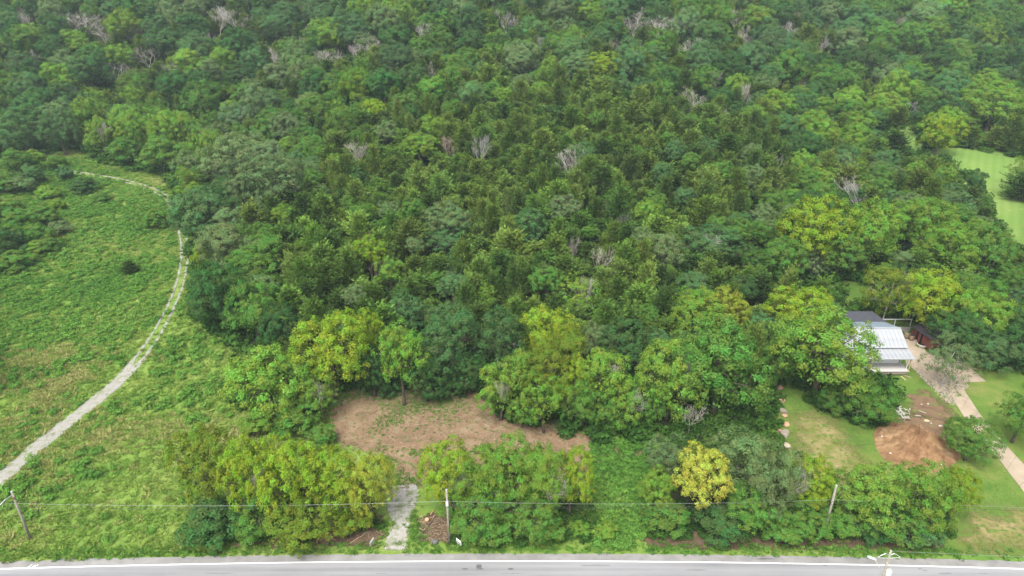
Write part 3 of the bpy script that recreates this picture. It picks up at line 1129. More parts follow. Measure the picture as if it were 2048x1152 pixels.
# around the clearing
T(540, 688, 185, 190, 'H', 'pg', 'pale green tall tree standing in the field beside the red dirt clearing', -.3)
T(590, 800, 100, 70, 'B', 'mg', 'green bush under the pale tall field tree, towards the clearing', .02, 'shrub', cat='shrub')
T(520, 815, 80, 55, 'B', 'lg', 'light green bush under the pale tall field tree, towards the field', .02, 'shrub', cat='shrub')
T(640, 850, 60, 45, 'B', 'mg', 'low bush at the clearing edge behind the roadside clump', .02, 'shrub', cat='shrub')
T(640, 735, 85, 110, 'S', 'lg', 'thin pale green tree with bare stems at the clearing\'s field corner', .6)
T(665, 618, 175, 180, 'H', 'yg', 'large yellow-green tree at the back field-side corner of the red dirt clearing', 2.5)
T(740, 615, 80, 120, 'H', 'yg', 'small yellow-green tree beside the large yellow-green one behind the clearing', 2.5)
T(802, 638, 110, 150, 'T', 'lg', 'slim light green tree with a visible trunk at the back of the clearing', 4.0)
T(900, 610, 120, 175, 'F', 'bg', 'blue-green tree at the back middle of the clearing', 2.0)
T(995, 608, 115, 150, 'F', 'bg', 'blue-green feathery tree on the house side of its twin behind the clearing', 2.0)
T(850, 700, 90, 110, 'H', 'dg', 'dark green tree low at the back edge of the clearing', .8)
T(745, 690, 80, 110, 'H', 'dg', 'dark green tree in the shade behind the clearing\'s back field-side corner', .8)
T(930, 700, 90, 100, 'H', 'dg', 'dark green bushy tree behind the clearing\'s inner recess', .8)
T(1095, 604, 125, 140, 'T', 'yg', 'bright yellow-topped tree at the back of the wood corner past the clearing', 2.5)
T(1005, 708, 110, 140, 'T', 'lg', 'light green slender tree at the wood corner that juts into the clearing', 1.2)
T(1085, 740, 95, 125, 'T', 'lg', 'light green slim tree on the front edge of the wood past the clearing', 1.6)
T(1120, 650, 130, 160, 'F', 'ol', 'olive feathery tree inside the wood corner on the house side of the clearing', 2.0)
T(1205, 690, 130, 150, 'T', 'lg', 'light green loose tree at the front of the wood beside the grass gap', 1.6)
T(1165, 760, 90, 105, 'T', 'mg', 'mid green slim tree on the wood edge facing the middle roadside clump', 1.2)
T(1245, 755, 95, 115, 'T', 'lg', 'small light green tree with grey twigs at the grass gap\'s far corner', .8)
T(1255, 630, 120, 130, 'H', 'dg', 'dark blue-green rounded tree in the wood above the grass gap', 1.5)
T(1190, 640, 80, 100, 'H', 'gg', 'grey-green tree between the yellow-topped tree and the dark rounded one', 1.5)
T(1045, 690, 95, 130, 'T', 'lg', 'light green tree in the second row of the wood corner past the clearing', 1.0)
T(1150, 705, 85, 130, 'T', 'yg', 'yellow-green slim tree in the wood corner beside the pale bare sapling', 1.0)
T(1045, 790, 70, 75, 'T', 'mg', 'low green tree at the foot of the wood corner above the clearing', .2)
T(1215, 790, 80, 80, 'H', 'mg', 'low green tree at the wood corner foot by the grass gap', .2)
T(1300, 760, 90, 100, 'H', 'mg', 'mid green bushy tree between grass gap and the tree with white limbs', .2)
T(880, 740, 80, 70, 'H', 'dg', 'dark low tree at the foot of the blue-green one behind the clearing', .1)
T(780, 735, 70, 60, 'B', 'dg', 'dark bush behind the slim light green tree at the clearing', .02, 'shrub', cat='shrub')
# big trees left of the house
T(1440, 628, 215, 240, 'H', 'mg', 'largest mid green tree standing beside the stone row', 1.0)
T(1345, 668, 150, 190, 'H', 'lg', 'green tree with bare white limbs beside the largest mid green tree', .8)
T(1395, 570, 120, 120, 'H', 'lg', 'light green tree behind the largest mid green tree', 2.5, seed=11)
T(1455, 572, 95, 110, 'H', 'or_', 'orange-tinged tree behind the largest mid green tree near the back yard', 3.0)
T(1598, 565, 140, 130, 'H', 'yg', 'yellow-green tree behind the large tree hiding the house\'s field end', 3.0)
T(1648, 608, 225, 205, 'H', 'lg', 'large green tree hiding the field end of the white house', 2.0)
T(1560, 640, 110, 150, 'H', 'mg', 'green tree between the largest tree and the one hiding the house', 1.0)
T(1740, 752, 115, 115, 'F', 'mg', 'dense drooping green tree in front of the house porch', .2)
T(1668, 770, 60, 60, 'B', 'mg', 'leafy bush under the large tree beside the house', .1, 'shrub', cat='shrub')
T(1897, 662, 105, 118, 'S', 'gg', 'thin-leaved tree with pale bare limbs over the rubble drive', 1.2)
T(1945, 828, 105, 110, 'H', 'mg', 'rounded bright green bush between the dirt mound and the driveway', .1, 'shrub', cat='shrub')
T(2042, 778, 100, 120, 'F', 'mg', 'green tree on the lawn beyond the driveway at the frame\'s edge', .6)
# behind the house
T(1778, 518, 110, 140, 'S', 'ol', 'grey sparse tree with feathery twigs behind the white house', 1.0, seed=4)
T(1858, 528, 125, 150, 'H', 'yg', 'yellow-green tree behind the red shed', 2.0)
T(1960, 570, 115, 140, 'H', 'lg', 'light green tree next to the yellow-green one behind the red shed', 2.0)
T(1915, 610, 110, 120, 'H', 'dg', 'dark green tree at the far side of the shed', .8)
T(1985, 640, 120, 110, 'F', 'bg', 'blue-green loose tree at the lawn edge past the shed', .6)
T(2040, 600, 120, 150, 'H', 'dg', 'dark tree at the lawn edge in the wood\'s corner by the frame', .6)
# bright broadleaves behind the back yard
T(1635, 388, 150, 160, 'H', 'yg', 'large bright yellow-green tree rising behind the back yard', 2.0)
T(1745, 392, 120, 160, 'H', 'lg', 'rounded light green tree on the far side of the bright one behind the back yard', 2.0)
T(1680, 455, 120, 110, 'H', 'mg', 'mid green tree below the bright tree behind the back yard', 1.0)
T(1568, 470, 100, 110, 'H', 'mg', 'mid green tree on the field side of the bright tree behind the back yard', 1.0)
T(1630, 490, 70, 75, 'S', 'gg', 'dull grey-brown tree at the edge of the back yard', .6, seed=3)
T(1850, 388, 130, 130, 'H', 'lg', 'light green rounded tree halfway between back yard and hill lawn', 2.0)
T(1900, 440, 120, 130, 'H', 'lg', 'light green rounded tree next to the lower end of the hill lawn', 2.0)
T(1965, 440, 110, 130, 'H', 'mg', 'mid green tree bordering the lower end of the hill lawn', 1.5)
T(1880, 222, 90, 95, 'H', 'yg', 'lone yellow-green tree standing on the hill lawn', 1.0)
T(1985, 158, 130, 110, 'H', 'lg', 'broad pale green tree at the upper edge of the hill lawn', 2.0)
T(2046, 312, 70, 74, 'S', 'ol', 'brownish thin tree on the outer side of the hill lawn', .4, seed=5)
T(1950, 340, 40, 55, 'B', 'dg', 'small dark conical bush on the wood side of the hill lawn', .1, 'shrub', cat='shrub')
cedar_px(1795, 260, 62, 9.5, 'cd', 'dark cedar at the upper tip of the hill lawn')
cedar_px(2055, 345, 66, 8, 'cd', 'dark cedar on the outer side of the hill lawn')
# accents among the cedars
T(740, 468, 70, 70, 'H', 'yg', 'yellow-topped tall tree with bare grey stem among the cedars', 7.0)
T(685, 412, 36, 46, 'T', 'yg', 'small yellow-green treetop among the cedars near the grey-green wood edge', 4.0)
T(895, 402, 95, 80, 'R', 'gg', 'pale grey-green rounded tree in the middle of the cedar wood', 4.0)
T(890, 450, 95, 60, 'F', 'bg', 'blue-green flat-layered tree in front of the pale rounded one among cedars', 3.0)
T(1062, 412, 75, 90, 'H', 'bg', 'bright blue-green upright tree in the middle of the cedar wood', 3.0)
T(1130, 388, 70, 60, 'R', 'gg', 'pale small rounded tree uphill of the blue-green upright tree among cedars', 5.0)
T(1160, 540, 110, 110, 'S', 'lg', 'pale green tree with bare white branches low in the cedar wood', 2.0, seed=8)
T(970, 568, 50, 70, 'T', 'lg', 'small bright green tree behind the twin blue-green trees', 3.0)
T(1205, 102, 88, 62, 'H', 'yg', 'bright yellow-green tree high on the hill beside the grassy strip', 3.0)
T(1045, 80, 95, 80, 'H', 'gg', 'large grey-green tree at the upper end of the grassy strip', 3.0)
T(840, 262, 85, 65, 'H', 'lg', 'bright green rounded tree next to a bare grey tree mid slope', 4.0)
T(750, 196, 55, 50, 'H', 'yg', 'light yellow-green rounded tree above the bare grey tree mid slope', 4.0)
T(815, 585, 80, 90, 'T', 'bg', 'blue-green leggy tree on the field side of the twin blue-green trees', 3.0)
T(1420, 440, 130, 90, 'F', 'bg', 'blue-green flat-topped tree with bare white limbs at the cedar wood edge', 3.0)
T(1330, 460, 85, 100, 'F', 'gg', 'grey-green feathery tree near the house-side margin of the cedar wood', 2.5)
T(1390, 540, 80, 80, 'R', 'bg', 'blue-green rounded tree on the field side of the orange-tinged tree', 2.0)
# left edge of the wood along the track
T(470, 262, 150, 120, 'H', 'gg', 'large grey-green tree on the wood edge where the track bends', 2.0)
T(420, 250, 80, 120, 'H', 'lg', 'tall light green tree at the wood corner by the track bend', 1.5)
T(550, 300, 140, 130, 'H', 'gg', 'broad grey-green tree behind the wood edge near the track bend', 2.5)
T(400, 372, 110, 120, 'R', 'bg', 'blue-green tree overhanging the track bend', 1.0)
T(450, 440, 110, 110, 'R', 'gg', 'grey-green tree on the wood edge beside the track', 1.2)
T(520, 470, 130, 110, 'F', 'mg', 'green flat-layered tree behind the wood edge beside the track', 2.0)
T(435, 520, 120, 150, 'R', 'dg', 'dark green tree along the straight part of the track', .8)
T(510, 560, 120, 130, 'R', 'mg', 'mid green tree at the wood\'s lower field corner', .8)
T(560, 600, 90, 110, 'R', 'dg', 'dark green tree above the pale tall field tree', .8)
T(400, 490, 34, 55, 'B', 'yg', 'yellow-green bush at the wood edge touching the track', .1, 'shrub', cat='shrub')
# trees behind the field
T(205, 230, 70, 85, 'T', 'lg', 'light green tree with white stem at the back of the field', 1.5)
T(270, 205, 95, 110, 'H', 'lg', 'tall light green tree at the back of the field by the track', 1.5)
T(340, 215, 90, 100, 'H', 'lg', 'light green tree at the back of the field close to the track bend', 1.5)
T(325, 272, 100, 80, 'R', 'mg', 'low green rounded tree at the field\'s back edge above the track', .4)
T(250, 275, 70, 60, 'R', 'mg', 'low green tree beside the rounded one at the field\'s back edge', .4)
T(120, 215, 80, 100, 'H', 'bg', 'dark blue-green tree behind the far part of the field', 1.0)
T(45, 210, 110, 110, 'H', 'bg', 'broad dark blue-green tree at the far outer corner of the field', 1.0)
# bushes in the field
T(310, 420, 46, 40, 'B', 'mg', 'round bush standing alone in the field close to the track', .05, 'shrub', cat='shrub')
cedar_px(256, 522, 30, 3.6, 'cd', 'small young cedar alone in the middle of the field')
T(168, 355, 56, 34, 'B', 'dg', 'dark bush beside the far end of the track', .05, 'shrub', cat='shrub')
T(130, 330, 34, 34, 'B', 'bg', 'small blue-green bush at the track\'s vanishing end', .05, 'shrub', cat='shrub')
T(95, 372, 46, 30, 'B', 'lg', 'light green low bush beside the dark bush near the track end', .05, 'shrub', cat='shrub')
T(60, 330, 50, 44, 'B', 'bg', 'blue-green bush by the far outer corner of the field', .05, 'shrub', cat='shrub')
T(30, 300, 60, 60, 'B', 'mg', 'green bush under the broad dark tree behind the field', .05, 'shrub', cat='shrub')
T(20, 400, 90, 60, 'B', 'mg', 'large green bush at the field\'s outer side, farthest of its bush mass', .05, 'shrub', cat='shrub')
T(85, 410, 60, 46, 'B', 'mg', 'dark bush on the inner side of the field\'s bush mass', .05, 'shrub', cat='shrub')
T(60, 445, 80, 55, 'B', 'mg', 'dark bush at the lower inner edge of the field\'s bush mass', .05, 'shrub', cat='shrub')
T(10, 460, 80, 70, 'B', 'dg', 'dark bush at the frame edge, lowest of the field\'s bush mass', .05, 'shrub', cat='shrub')
T(100, 475, 50, 34, 'B', 'mg', 'low green bush just off the field\'s bush mass', .05, 'shrub', cat='shrub')
for u, v, w, h, c, lb in ((40, 352, 60, 40, 'gg', 'grey-green bush between the far outer corner and the bush mass'), (8, 345, 60, 46, 'mg', 'green bush at the frame edge above the bush mass'),
                          (110, 395, 40, 30, 'lg', 'light green bush at the upper inner rim of the bush mass'), (38, 425, 70, 50, 'mg', 'mid green bush in the middle of the bush mass'),
                          (120, 440, 44, 32, 'gg', 'small grey-green bush at the inner rim of the bush mass'), (30, 500, 70, 44, 'mg', 'mid green bush hanging below the bush mass'),
                          (70, 300, 44, 40, 'lg', 'light green bush under the dark trees at the far field end'), (110, 312, 40, 30, 'mg', 'green bush at the far field end near the track'),
                          (205, 385, 34, 22, 'mg', 'small low bush in the field below the dark bush near the track'), (75, 480, 50, 36, 'lg', 'light green bush at the lower rim of the bush mass')):
    T(u, v, w, h, 'B', c, lb, .05, 'shrub', cat='shrub')
T(425, 1010, 130, 85, 'B', 'dg', 'dark green bush under the olive roadside tree by the field', .05, 'shrub', cat='shrub')
# road bank bushes
for u, v, w, h, c, lb in ((1330, 1000, 90, 75, 'mg', 'green bush at the road bank between grass gap and golden yellow tree'),
                          (1440, 1010, 100, 80, 'dg', 'dark green bush directly below the golden yellow tree'),
                          (1555, 1020, 90, 70, 'mg', 'green bush on the road bank in line with the stone row'),
                          (1680, 1005, 90, 80, 'mg', 'green bush at the foot of the leaning pole'),
                          (1745, 1030, 80, 65, 'dg', 'dark bush on the road bank on the house side of the leaning pole'),
                          (1830, 1020, 100, 70, 'bg', 'blue-green bush under the roadside row\'s last rounded tree'),
                          (990, 1030, 90, 60, 'mg', 'green bush on the bank past the middle pole'),
                          (1090, 1030, 80, 55, 'mg', 'green bush on the bank below the middle roadside clump'),
                          (700, 1000, 90, 70, 'ol', 'olive bush under the orange-tinged tree by the gravel drive'),
                          (1160, 1040, 40, 40, 'lg', 'small bright bush by the road at the middle clump end'),
                          (1215, 1042, 45, 38, 'lg', 'small bright bush by the road inside the grass gap'),
                          (500, 1040, 60, 50, 'mg', 'green bush next to the dark one at the roadside clump foot')):
    T(u, v, w, h, 'B', c, lb, .02, 'shrub', cat='shrub')

# leafless trees
BT = (.42, .40, .37)
for u, v, w, h, f, lb, tone in (
        (715, 272, 66, 12, 2, 'grey bare tree on the field side of the bright green tree mid slope', (.38, .36, .33)),
        (963, 272, 58, 13, 4, 'fan-shaped grey bare tree in the middle of the slope', (.38, .375, .365)),
        (1137, 278, 72, 13, 1, 'whitest wide bare tree in the middle of the slope', (.44, .42, .39)),
        (893, 268, 42, 10, 3, 'reddish-grey broken bare tree next to the bright green tree', (.36, .28, .24)),
        (1145, 468, 46, 10, 0, 'grey twiggy bare tree low in the cedar wood', (.36, .33, .30)),
        (1205, 490, 50, 11, 3, 'white crooked bare tree beside the pale green tree low among cedars', (.50, .46, .41)),
        (1557, 303, 42, 10, 2, 'small grey bare tree at the cedar wood\'s upper house-side margin', BT),
        (1740, 362, 96, 12, 1, 'wide grey bare tree behind the bright trees of the back yard', (.34, .33, .32)),
        (1393, 168, 56, 12, 1, 'grey bare tree on the upper slope above the house', BT),
        (1450, 208, 46, 11, 3, 'grey bare tree downhill of the bare tree above the house slope', BT),
        (1010, 392, 22, 8, 0, 'tiny white dead treetop in the cedar wood', (.5, .47, .44)),
        (1210, 388, 28, 9, 4, 'thin grey bare treetop in the cedar wood\'s house-side half', (.36, .34, .32)),
        (1245, 420, 30, 9, 3, 'dark grey bare treetop beside a small white-green tree among cedars', (.30, .28, .26)),
        (340, 108, 46, 12, 4, 'fan-shaped grey bare tree on the hill above the field', BT),
        (285, 90, 50, 12, 3, 'grey bare tree beside the fan-shaped one on the hill above the field', BT),
        (480, 14, 90, 15, 1, 'wide grey bare tree near the top edge, hill above the field', BT),
        (430, 12, 60, 14, 3, 'pale bare tree beside the wide one near the top edge', BT),
        (842, 40, 60, 13, 2, 'grey bare tree high on the hill above the middle', BT),
        (740, 62, 46, 13, 4, 'grey bare tree high on the hill above the grey-green wood', BT),
        (870, 120, 60, 12, 0, 'grey bare tree among broadleaves above the light yellow-green tree', BT),
        (1018, 18, 66, 14, 3, 'pale bare tree near the top edge, middle of the hill', BT),
        (1320, 28, 90, 14, 2, 'broad grey bare crown near the top edge past the middle', BT),
        (1375, 72, 56, 13, 0, 'grey bare tree just below the broad bare crown near the top', BT),
        (1480, 14, 60, 14, 1, 'grey bare tree near the top edge on the hill above the lawn', BT),
        (1590, 40, 50, 13, 3, 'grey bare tree high on the hill above the lawn', BT),
        (1270, 12, 60, 14, 4, 'grey bare tree touching the top edge past the middle', BT),
        (1650, 66, 36, 12, 0, 'small grey bare tree on the hill above the lawn', BT),
        (155, 20, 80, 14, 3, 'hazy grey bare tree at the top corner above the field', BT),
        (205, 36, 60, 13, 1, 'hazy bare tree next to another at the top corner above the field', BT),
        (60, 12, 70, 14, 0, 'hazy bare tree in the very top corner above the field', BT),
        (230, 120, 50, 12, 2, 'grey bare tree low on the hill above the field', BT),
        (540, 95, 50, 12, 0, 'grey bare tree uphill beside the fan-shaped one above the field', BT),
        (660, 95, 46, 12, 3, 'bare tree between the field hill and the middle ridge', BT),
        (1250, 765, 60, 6.5, 3, 'grey twiggy bare tree at the wood corner by the grass gap', (.38, .34, .31)),
        (1385, 800, 60, 6.0, 0, 'white drooping dead branches at the foot of the tree with bare limbs', (.50, .46, .42)),
        (1140, 770, 40, 7.0, 3, 'pale bare sapling on the wood edge on the house side of the clearing', (.5, .46, .42)),
        (745, 520, 40, 8, 4, 'bare grey stems under the yellow-topped tree among cedars', (.30, .25, .22))):
    bare_px(u, v, w, h, f, lb, tone)

# dead limbs that stick out of living crowns
for key, k_, f_ in (('green tree with bare white limbs', 3, 1.0), ('blue-green flat-topped', 0, 1.0), ('pale green tree with bare white branches', 3, 1.1), ('thin pale green tree with bare stems', 5, 1.1),
                    ('olive green roadside tree', 5, .8), ('yellow-green tree behind the utility pole', 1, .9), ('light green loose tree at the front', 3, .9), ('small light green tree with grey twigs', 7, 1.1),
                    ('light green slender tree at the wood corner', 0, .9), ('light green tree with white stem', 2, 1.0), ('tall light green tree at the wood corner', 5, .8), ('grey-green feathery tree by the road', 7, .9),
                    ('bright yellow-green roadside tree', 2, .8), ('loose light green tree leaning', 1, .9), ('grey sparse tree', 5, 1.1), ('brownish thin tree', 3, 1.0)):
    for r_ in TREES:
        if r_['label'] and r_['label'].startswith(key):
            o = bpy.data.objects.new('bare_limb', BARE[k_][1])
            o.scale = (r_['R'] * .8 * f_, r_['R'] * .8 * f_, r_['a'] * 1.25 * f_)
            o.location = (.2 * r_['R'], -.34 * r_['R'], r_['hc'] - r_['a'] * .42)
            o.rotation_euler = (.28, -.08, k_ * 1.1)
            o.color = (.40, .375, .335, 1)
            link(o, r_['o'])

# ------------------------------------------------------------------ the wood: fill between the trees above
P_CEDAR = [(570, 430), (640, 330), (690, 250), (900, 200), (1000, 190), (1100, 150), (1330, 190), (1500, 230), (1600, 300), (1590, 350), (1480, 430), (1500, 540), (1370, 640), (1180, 650), (1040, 610),
           (700, 640), (600, 620), (560, 540)]
P_GREY = [(350, 360), (420, 240), (600, 190), (700, 230), (640, 330), (570, 430), (560, 540), (520, 640), (400, 640)]
P_RIGHT = [(1480, 300), (1600, 230), (1750, 150), (2100, 150), (2100, 700), (1760, 640), (1500, 540)]
cell = {}


def near_ok(x, y, Rw, f=.60):
    k = 14.0
    cx, cy_ = int(x // k), int(y // k)
    for i in (-1, 0, 1):
        for j in (-1, 0, 1):
            for (x2, y2, r2) in cell.get((cx + i, cy_ + j), ()):
                if (x - x2) ** 2 + (y - y2) ** 2 < (f * (Rw + r2)) ** 2:
                    return False
    return True


def reg(x, y, Rw):
    cell.setdefault((int(x // 14.0), int(y // 14.0)), []).append((x, y, Rw))


for r_ in TREES:
    reg(r_['x'], r_['y'], r_['R'] * (.35 if r_['kind'] == 'bare_tree' else .9))
EXPL = np.array([(r_['u'], r_['v'], FPX / r_['dep'] * r_['R'], FPX / r_['dep'] * r_['a'] * (.5 if r_['kind'] in ('cedar_tree', 'bare_tree') else 1), r_['dep']) for r_ in TREES])
EXPL[[r_['kind'] == 'bare_tree' for r_ in TREES], 2] *= .45
rr = random.Random(21)
fill = []
HALF_ANG = 1024 / FPX
_r = np.random.default_rng(21)
ky = _r.uniform(92, 400, 60000)
kx = _r.uniform(-1, 1, 60000) * (ky * .80 + 34)
kz = H(kx, ky)
kb, kp = project(kx, ky, kz), project(kx, ky, kz + 8)
k = (kb[1] < 800) & (kp[0] > -160) & (kp[0] < 2208) & (kp[1] > -190)
kin = [in_poly(kp[0], kp[1], P) for P in (P_CEDAR, P_GREY, P_RIGHT)]
for i in np.flatnonzero(k):
    x, y, z = float(kx[i]), float(ky[i]), float(kz[i])
    bu, bv, bd = (float(q_[i]) for q_ in kb)
    pu, pv, pd = (float(q_[i]) for q_ in kp)
    inC, inG, inR = (bool(q_[i]) for q_ in kin)
    q = rr.random()
    if inC:
        kind = 'cedar_tree' if q < .84 else 'broadleaf_tree'
    elif inG:
        kind = 'cedar_tree' if q < .08 else 'broadleaf_tree'
    elif pv < 230:
        kind = 'cedar_tree' if q < .16 else ('bare_tree' if q < .169 else 'broadleaf_tree')
    else:
        kind = 'cedar_tree' if q < .22 else 'broadleaf_tree'
    far = sstep(150, 320, y)
    if kind == 'cedar_tree':
        hgt = rr.uniform(6.5, 12.5)
        Rw, a, hc = rr.uniform(2.2, 4.3) * (1 + .12 * float(far)), hgt, hgt * .5
        S = max(Rw, hgt * .5)
        form = 'C'
        col = C[rr.choice(('ce', 'ce', 'cd', 'cl'))]
    elif kind == 'bare_tree':
        hgt = rr.uniform(9, 13)
        Rw, a, hc, S, form = rr.uniform(6, 9), hgt, hgt * .6, 4, rr.randrange(8)
        g = rr.uniform(.30, .42)
        col = (g, g * .95, g * .88)
    else:
        Rw = rr.uniform(2.7, 4.6) * (1 + .95 * float(far))
        if inC:
            Rw *= .8
        a = Rw * rr.uniform(.85, 1.15)
        clear = rr.uniform(2, 4) + (2.5 if inC else 0)
        hc = clear + a * .92
        S = max(Rw, a)
        form = rr.choice('RRRFTH' if y < 190 else 'RRRRFT')
        if inG:
            col = C[rr.choice(('gg', 'gg', 'bg', 'mg'))]
        elif inR:
            col = C[rr.choice(('mg', 'mg', 'lg', 'lg', 'dg', 'bg'))]
        elif inC:
            col = C[rr.choice(('gg', 'bg', 'lg', 'mg'))]
        else:
            col = C[rr.choice(('mg', 'bg', 'dg', 'dg', 'gg', 'mg', 'bg', 'lg'))]
    if not near_ok(x, y, Rw * (.35 if kind == 'bare_tree' else 1), .64 if kind == 'cedar_tree' else .67):
        continue
    cu, cv_, cd_ = project(x, y, z + hc)
    sc = FPX / cd_
    ok = True
    ang = np.linspace(0, 2 * math.pi, 21)[:-1]
    eu = cu + np.cos(ang) * Rw * sc * 1.12 * (.4 if kind == 'bare_tree' else 1)
    ev = cv_ + np.sin(ang) * S * sc * 1.12
    for op in OPENINGS:
        if in_poly(np.append(eu, (bu, cu)), np.append(ev, (bv, cv_)), op).any():
            ok = False
            break
    if not ok:
        continue
    # leave the trees above in sight
    hide = (np.abs(EXPL[:, 0] - cu) < EXPL[:, 2] * .75 + Rw * sc * .35) & (np.abs(EXPL[:, 1] - cv_) < EXPL[:, 3] * .7 + S * sc * .45) & (EXPL[:, 4] > bd * .985 - 1)
    if hide.any():
        continue
    rs = rr.randrange(10 ** 6)
    reg(x, y, Rw * (.35 if kind == 'bare_tree' else 1))
    fill.append(dict(o=None, kind=kind, x=x, y=y, z=z, R=Rw, a=a, hc=hc, u=cu, v=cv_, dep=cd_, label=None, cat='tree', form=form, colour=jit(col, random.Random(rs), .13), rs=rs))

rest = {}
for kind in ('broadleaf_tree', 'cedar_tree', 'bare_tree'):
    L = [r_ for r_ in fill if r_['kind'] == kind]
    have = sum(1 for r_ in TREES if r_['kind'] == kind)

    def shows(r_):
        inside = -40 < r_['u'] < 2088 and -25 < r_['v'] < 1170
        return (r_['R'] * FPX / r_['dep']) * (1 if inside else .05)
    L.sort(key=shows, reverse=True)
    n_ind = min(300 - have, sum(1 for r_ in L if -40 < r_['u'] < 2088 and -25 < r_['v']))
    for r_ in L[:n_ind]:
        realise(r_)
        TREES.append(r_)
    rest[kind] = L[n_ind:]
print('WOOD', {k: (sum(1 for r_ in TREES if r_['kind'] == k), len(v)) for k, v in rest.items()})


def scatter(name, pts, rots, scls, pick, protos, mat, label=None, cat=None, color=None):
    """one object that strews copies of the prototype meshes over its points (uncountable stuff)"""
    me = bpy.data.meshes.new(name)
    n = len(pts)
    me.vertices.add(n)
    me.vertices.foreach_set('co', np.ascontiguousarray(pts, np.float32).ravel())
    for nm, typ, arr in (('rot', 'FLOAT_VECTOR', rots), ('scl', 'FLOAT_VECTOR', scls), ('pick', 'INT', pick)):
        a = me.attributes.new(nm, typ, 'POINT')
        a.data.foreach_set('vector' if typ == 'FLOAT_VECTOR' else 'value', np.ascontiguousarray(arr, np.int32 if typ == 'INT' else np.float32).ravel())
    o = link(bpy.data.objects.new(name, me))
    ng = bpy.data.node_groups.new(name, 'GeometryNodeTree')
    ng.interface.new_socket('Geometry', in_out='INPUT', socket_type='NodeSocketGeometry')
    ng.interface.new_socket('Geometry', in_out='OUTPUT', socket_type='NodeSocketGeometry')
    N, Lk = ng.nodes, ng.links
    gi, go = N.new('NodeGroupInput'), N.new('NodeGroupOutput')
    for pm in reversed(protos):
        po = bpy.data.objects.new('source', pm)
        oi = N.new('GeometryNodeObjectInfo')
        oi.inputs['Object'].default_value = po
        gi2 = N.new('GeometryNodeGeometryToInstance')
        Lk.new(oi.outputs['Geometry'], gi2.inputs[0])
        SRC.append(gi2)
    jn = N.new('GeometryNodeJoinGeometry')
    for s in SRC:
        Lk.new(s.outputs[0], jn.inputs[0])
    SRC.clear()
    ip = N.new('GeometryNodeInstanceOnPoints')
    Lk.new(gi.outputs[0], ip.inputs['Points'])
    Lk.new(jn.outputs[0], ip.inputs['Instance'])
    ip.inputs['Pick Instance'].default_value = True

    def named(nm, typ):
        a = N.new('GeometryNodeInputNamedAttribute')
        a.data_type = typ
        a.inputs['Name'].default_value = nm
        return next(s for s in a.outputs if s.enabled and s.name == 'Attribute')
    Lk.new(named('pick', 'INT'), ip.inputs['Instance Index'])
    Lk.new(named('rot', 'FLOAT_VECTOR'), ip.inputs['Rotation'])
    Lk.new(named('scl', 'FLOAT_VECTOR'), ip.inputs['Scale'])
    sm = N.new('GeometryNodeSetMaterial')
    sm.inputs['Material'].default_value = MATS[mat]
    Lk.new(ip.outputs[0], sm.inputs['Geometry'])
    Lk.new(sm.outputs[0], go.inputs[0])
    md = o.modifiers.new('scatter', 'NODES')
    md.node_group = ng
    tag(o, label, cat, None, 'stuff')
    return o


SRC = []


def xyz(r_, cedar=False):
    return (r_['x'], r_['y'], r_['z'] + (0 if cedar else r_['hc']))


L = rest['broadleaf_tree'] + [r_ for r_ in rest['bare_tree']]
if L:
    forms = BROAD['R'] + BROAD['F'] + BROAD['T']
    scatter('broadleaf_forest', [xyz(r_) for r_ in L], [(0, 0, r_['rs'] % 628 / 100) for r_ in L], [(r_['R'], r_['R'], r_['a']) if r_['kind'] == 'broadleaf_tree' else (4, 4, 4) for r_ in L],
            [r_['rs'] % len(forms) for r_ in L], [f[0] for f in forms], 'leaf_far', 'distant mass of mixed green broadleaf trees along the top of the hill', 'forest')
L = rest['cedar_tree']
if L:
    scatter('cedar_forest', [xyz(r_, True) for r_ in L], [(0, 0, r_['rs'] % 628 / 100) for r_ in L], [(r_['R'], r_['R'], r_['a']) for r_ in L],
            [r_['rs'] % len(CEDAR) for r_ in L], CEDAR, 'needle_far', 'distant mass of olive cedars scattered through the upper hill wood', 'forest')

# ------------------------------------------------------------------ weeds, grass tufts, undergrowth
def tuft(seed, n=26, blade=True, h=.6, spread=.35):
    r_ = np.random.default_rng(seed)
    a = r_.random(n) * 6.283
    rad = spread * np.sqrt(r_.random(n))
    base = np.stack([np.cos(a) * rad, np.sin(a) * rad, np.zeros(n)], -1)
    out = np.stack([np.cos(a), np.sin(a), np.zeros(n)], -1)
    if blade:
        al = unit(out * r_.uniform(.1, .9, (n, 1)) + np.array([0, 0, 1.0]))
        L_ = h * r_.uniform(.5, 1.15, n)
        side = unit(np.cross(al, unit(r_.normal(size=(n, 3)))))
        w = .022 + .028 * r_.random(n)
        b0, b1 = base - side * w[:, None], base + side * w[:, None]
        m_ = base + al * (L_ * .6)[:, None]
        tip = base + al * L_[:, None] + out * (L_ * .25)[:, None]
        V = np.stack([b0, b1, m_ + side * w[:, None] * .9, tip], 1).reshape(-1, 3)
    else:
        z = h * r_.random(n) ** .7
        P = base * 1.1 + np.array([0, 0, 1]) * z[:, None]
        Nn = unit(out * .5 + np.array([0, 0, .8]) + r_.normal(size=(n, 3)) * .4)
        A = unit(np.cross(Nn, unit(r_.normal(size=(n, 3)))))
        B_ = np.cross(Nn, A)
        s = .095 * r_.uniform(.6, 1.3, (n, 1)) * (1 + spread)
        V = np.stack([P - A * s, P - B_ * s * .6, P + A * s, P + B_ * s * .6], 1).reshape(-1, 3)
    return np_mesh('tuft', V, np.arange(4 * n).reshape(n, 4), 'weed', {'lv': ('FACE', r_.random(n))})


TUFT = [tuft(600 + i, 44, True, .6, .42) for i in range(4)] + [tuft(620 + i, 60, False, .42, .48) for i in range(2)]
LEAFY = [tuft(640 + i, 150, False, .9, .7) for i in range(4)]


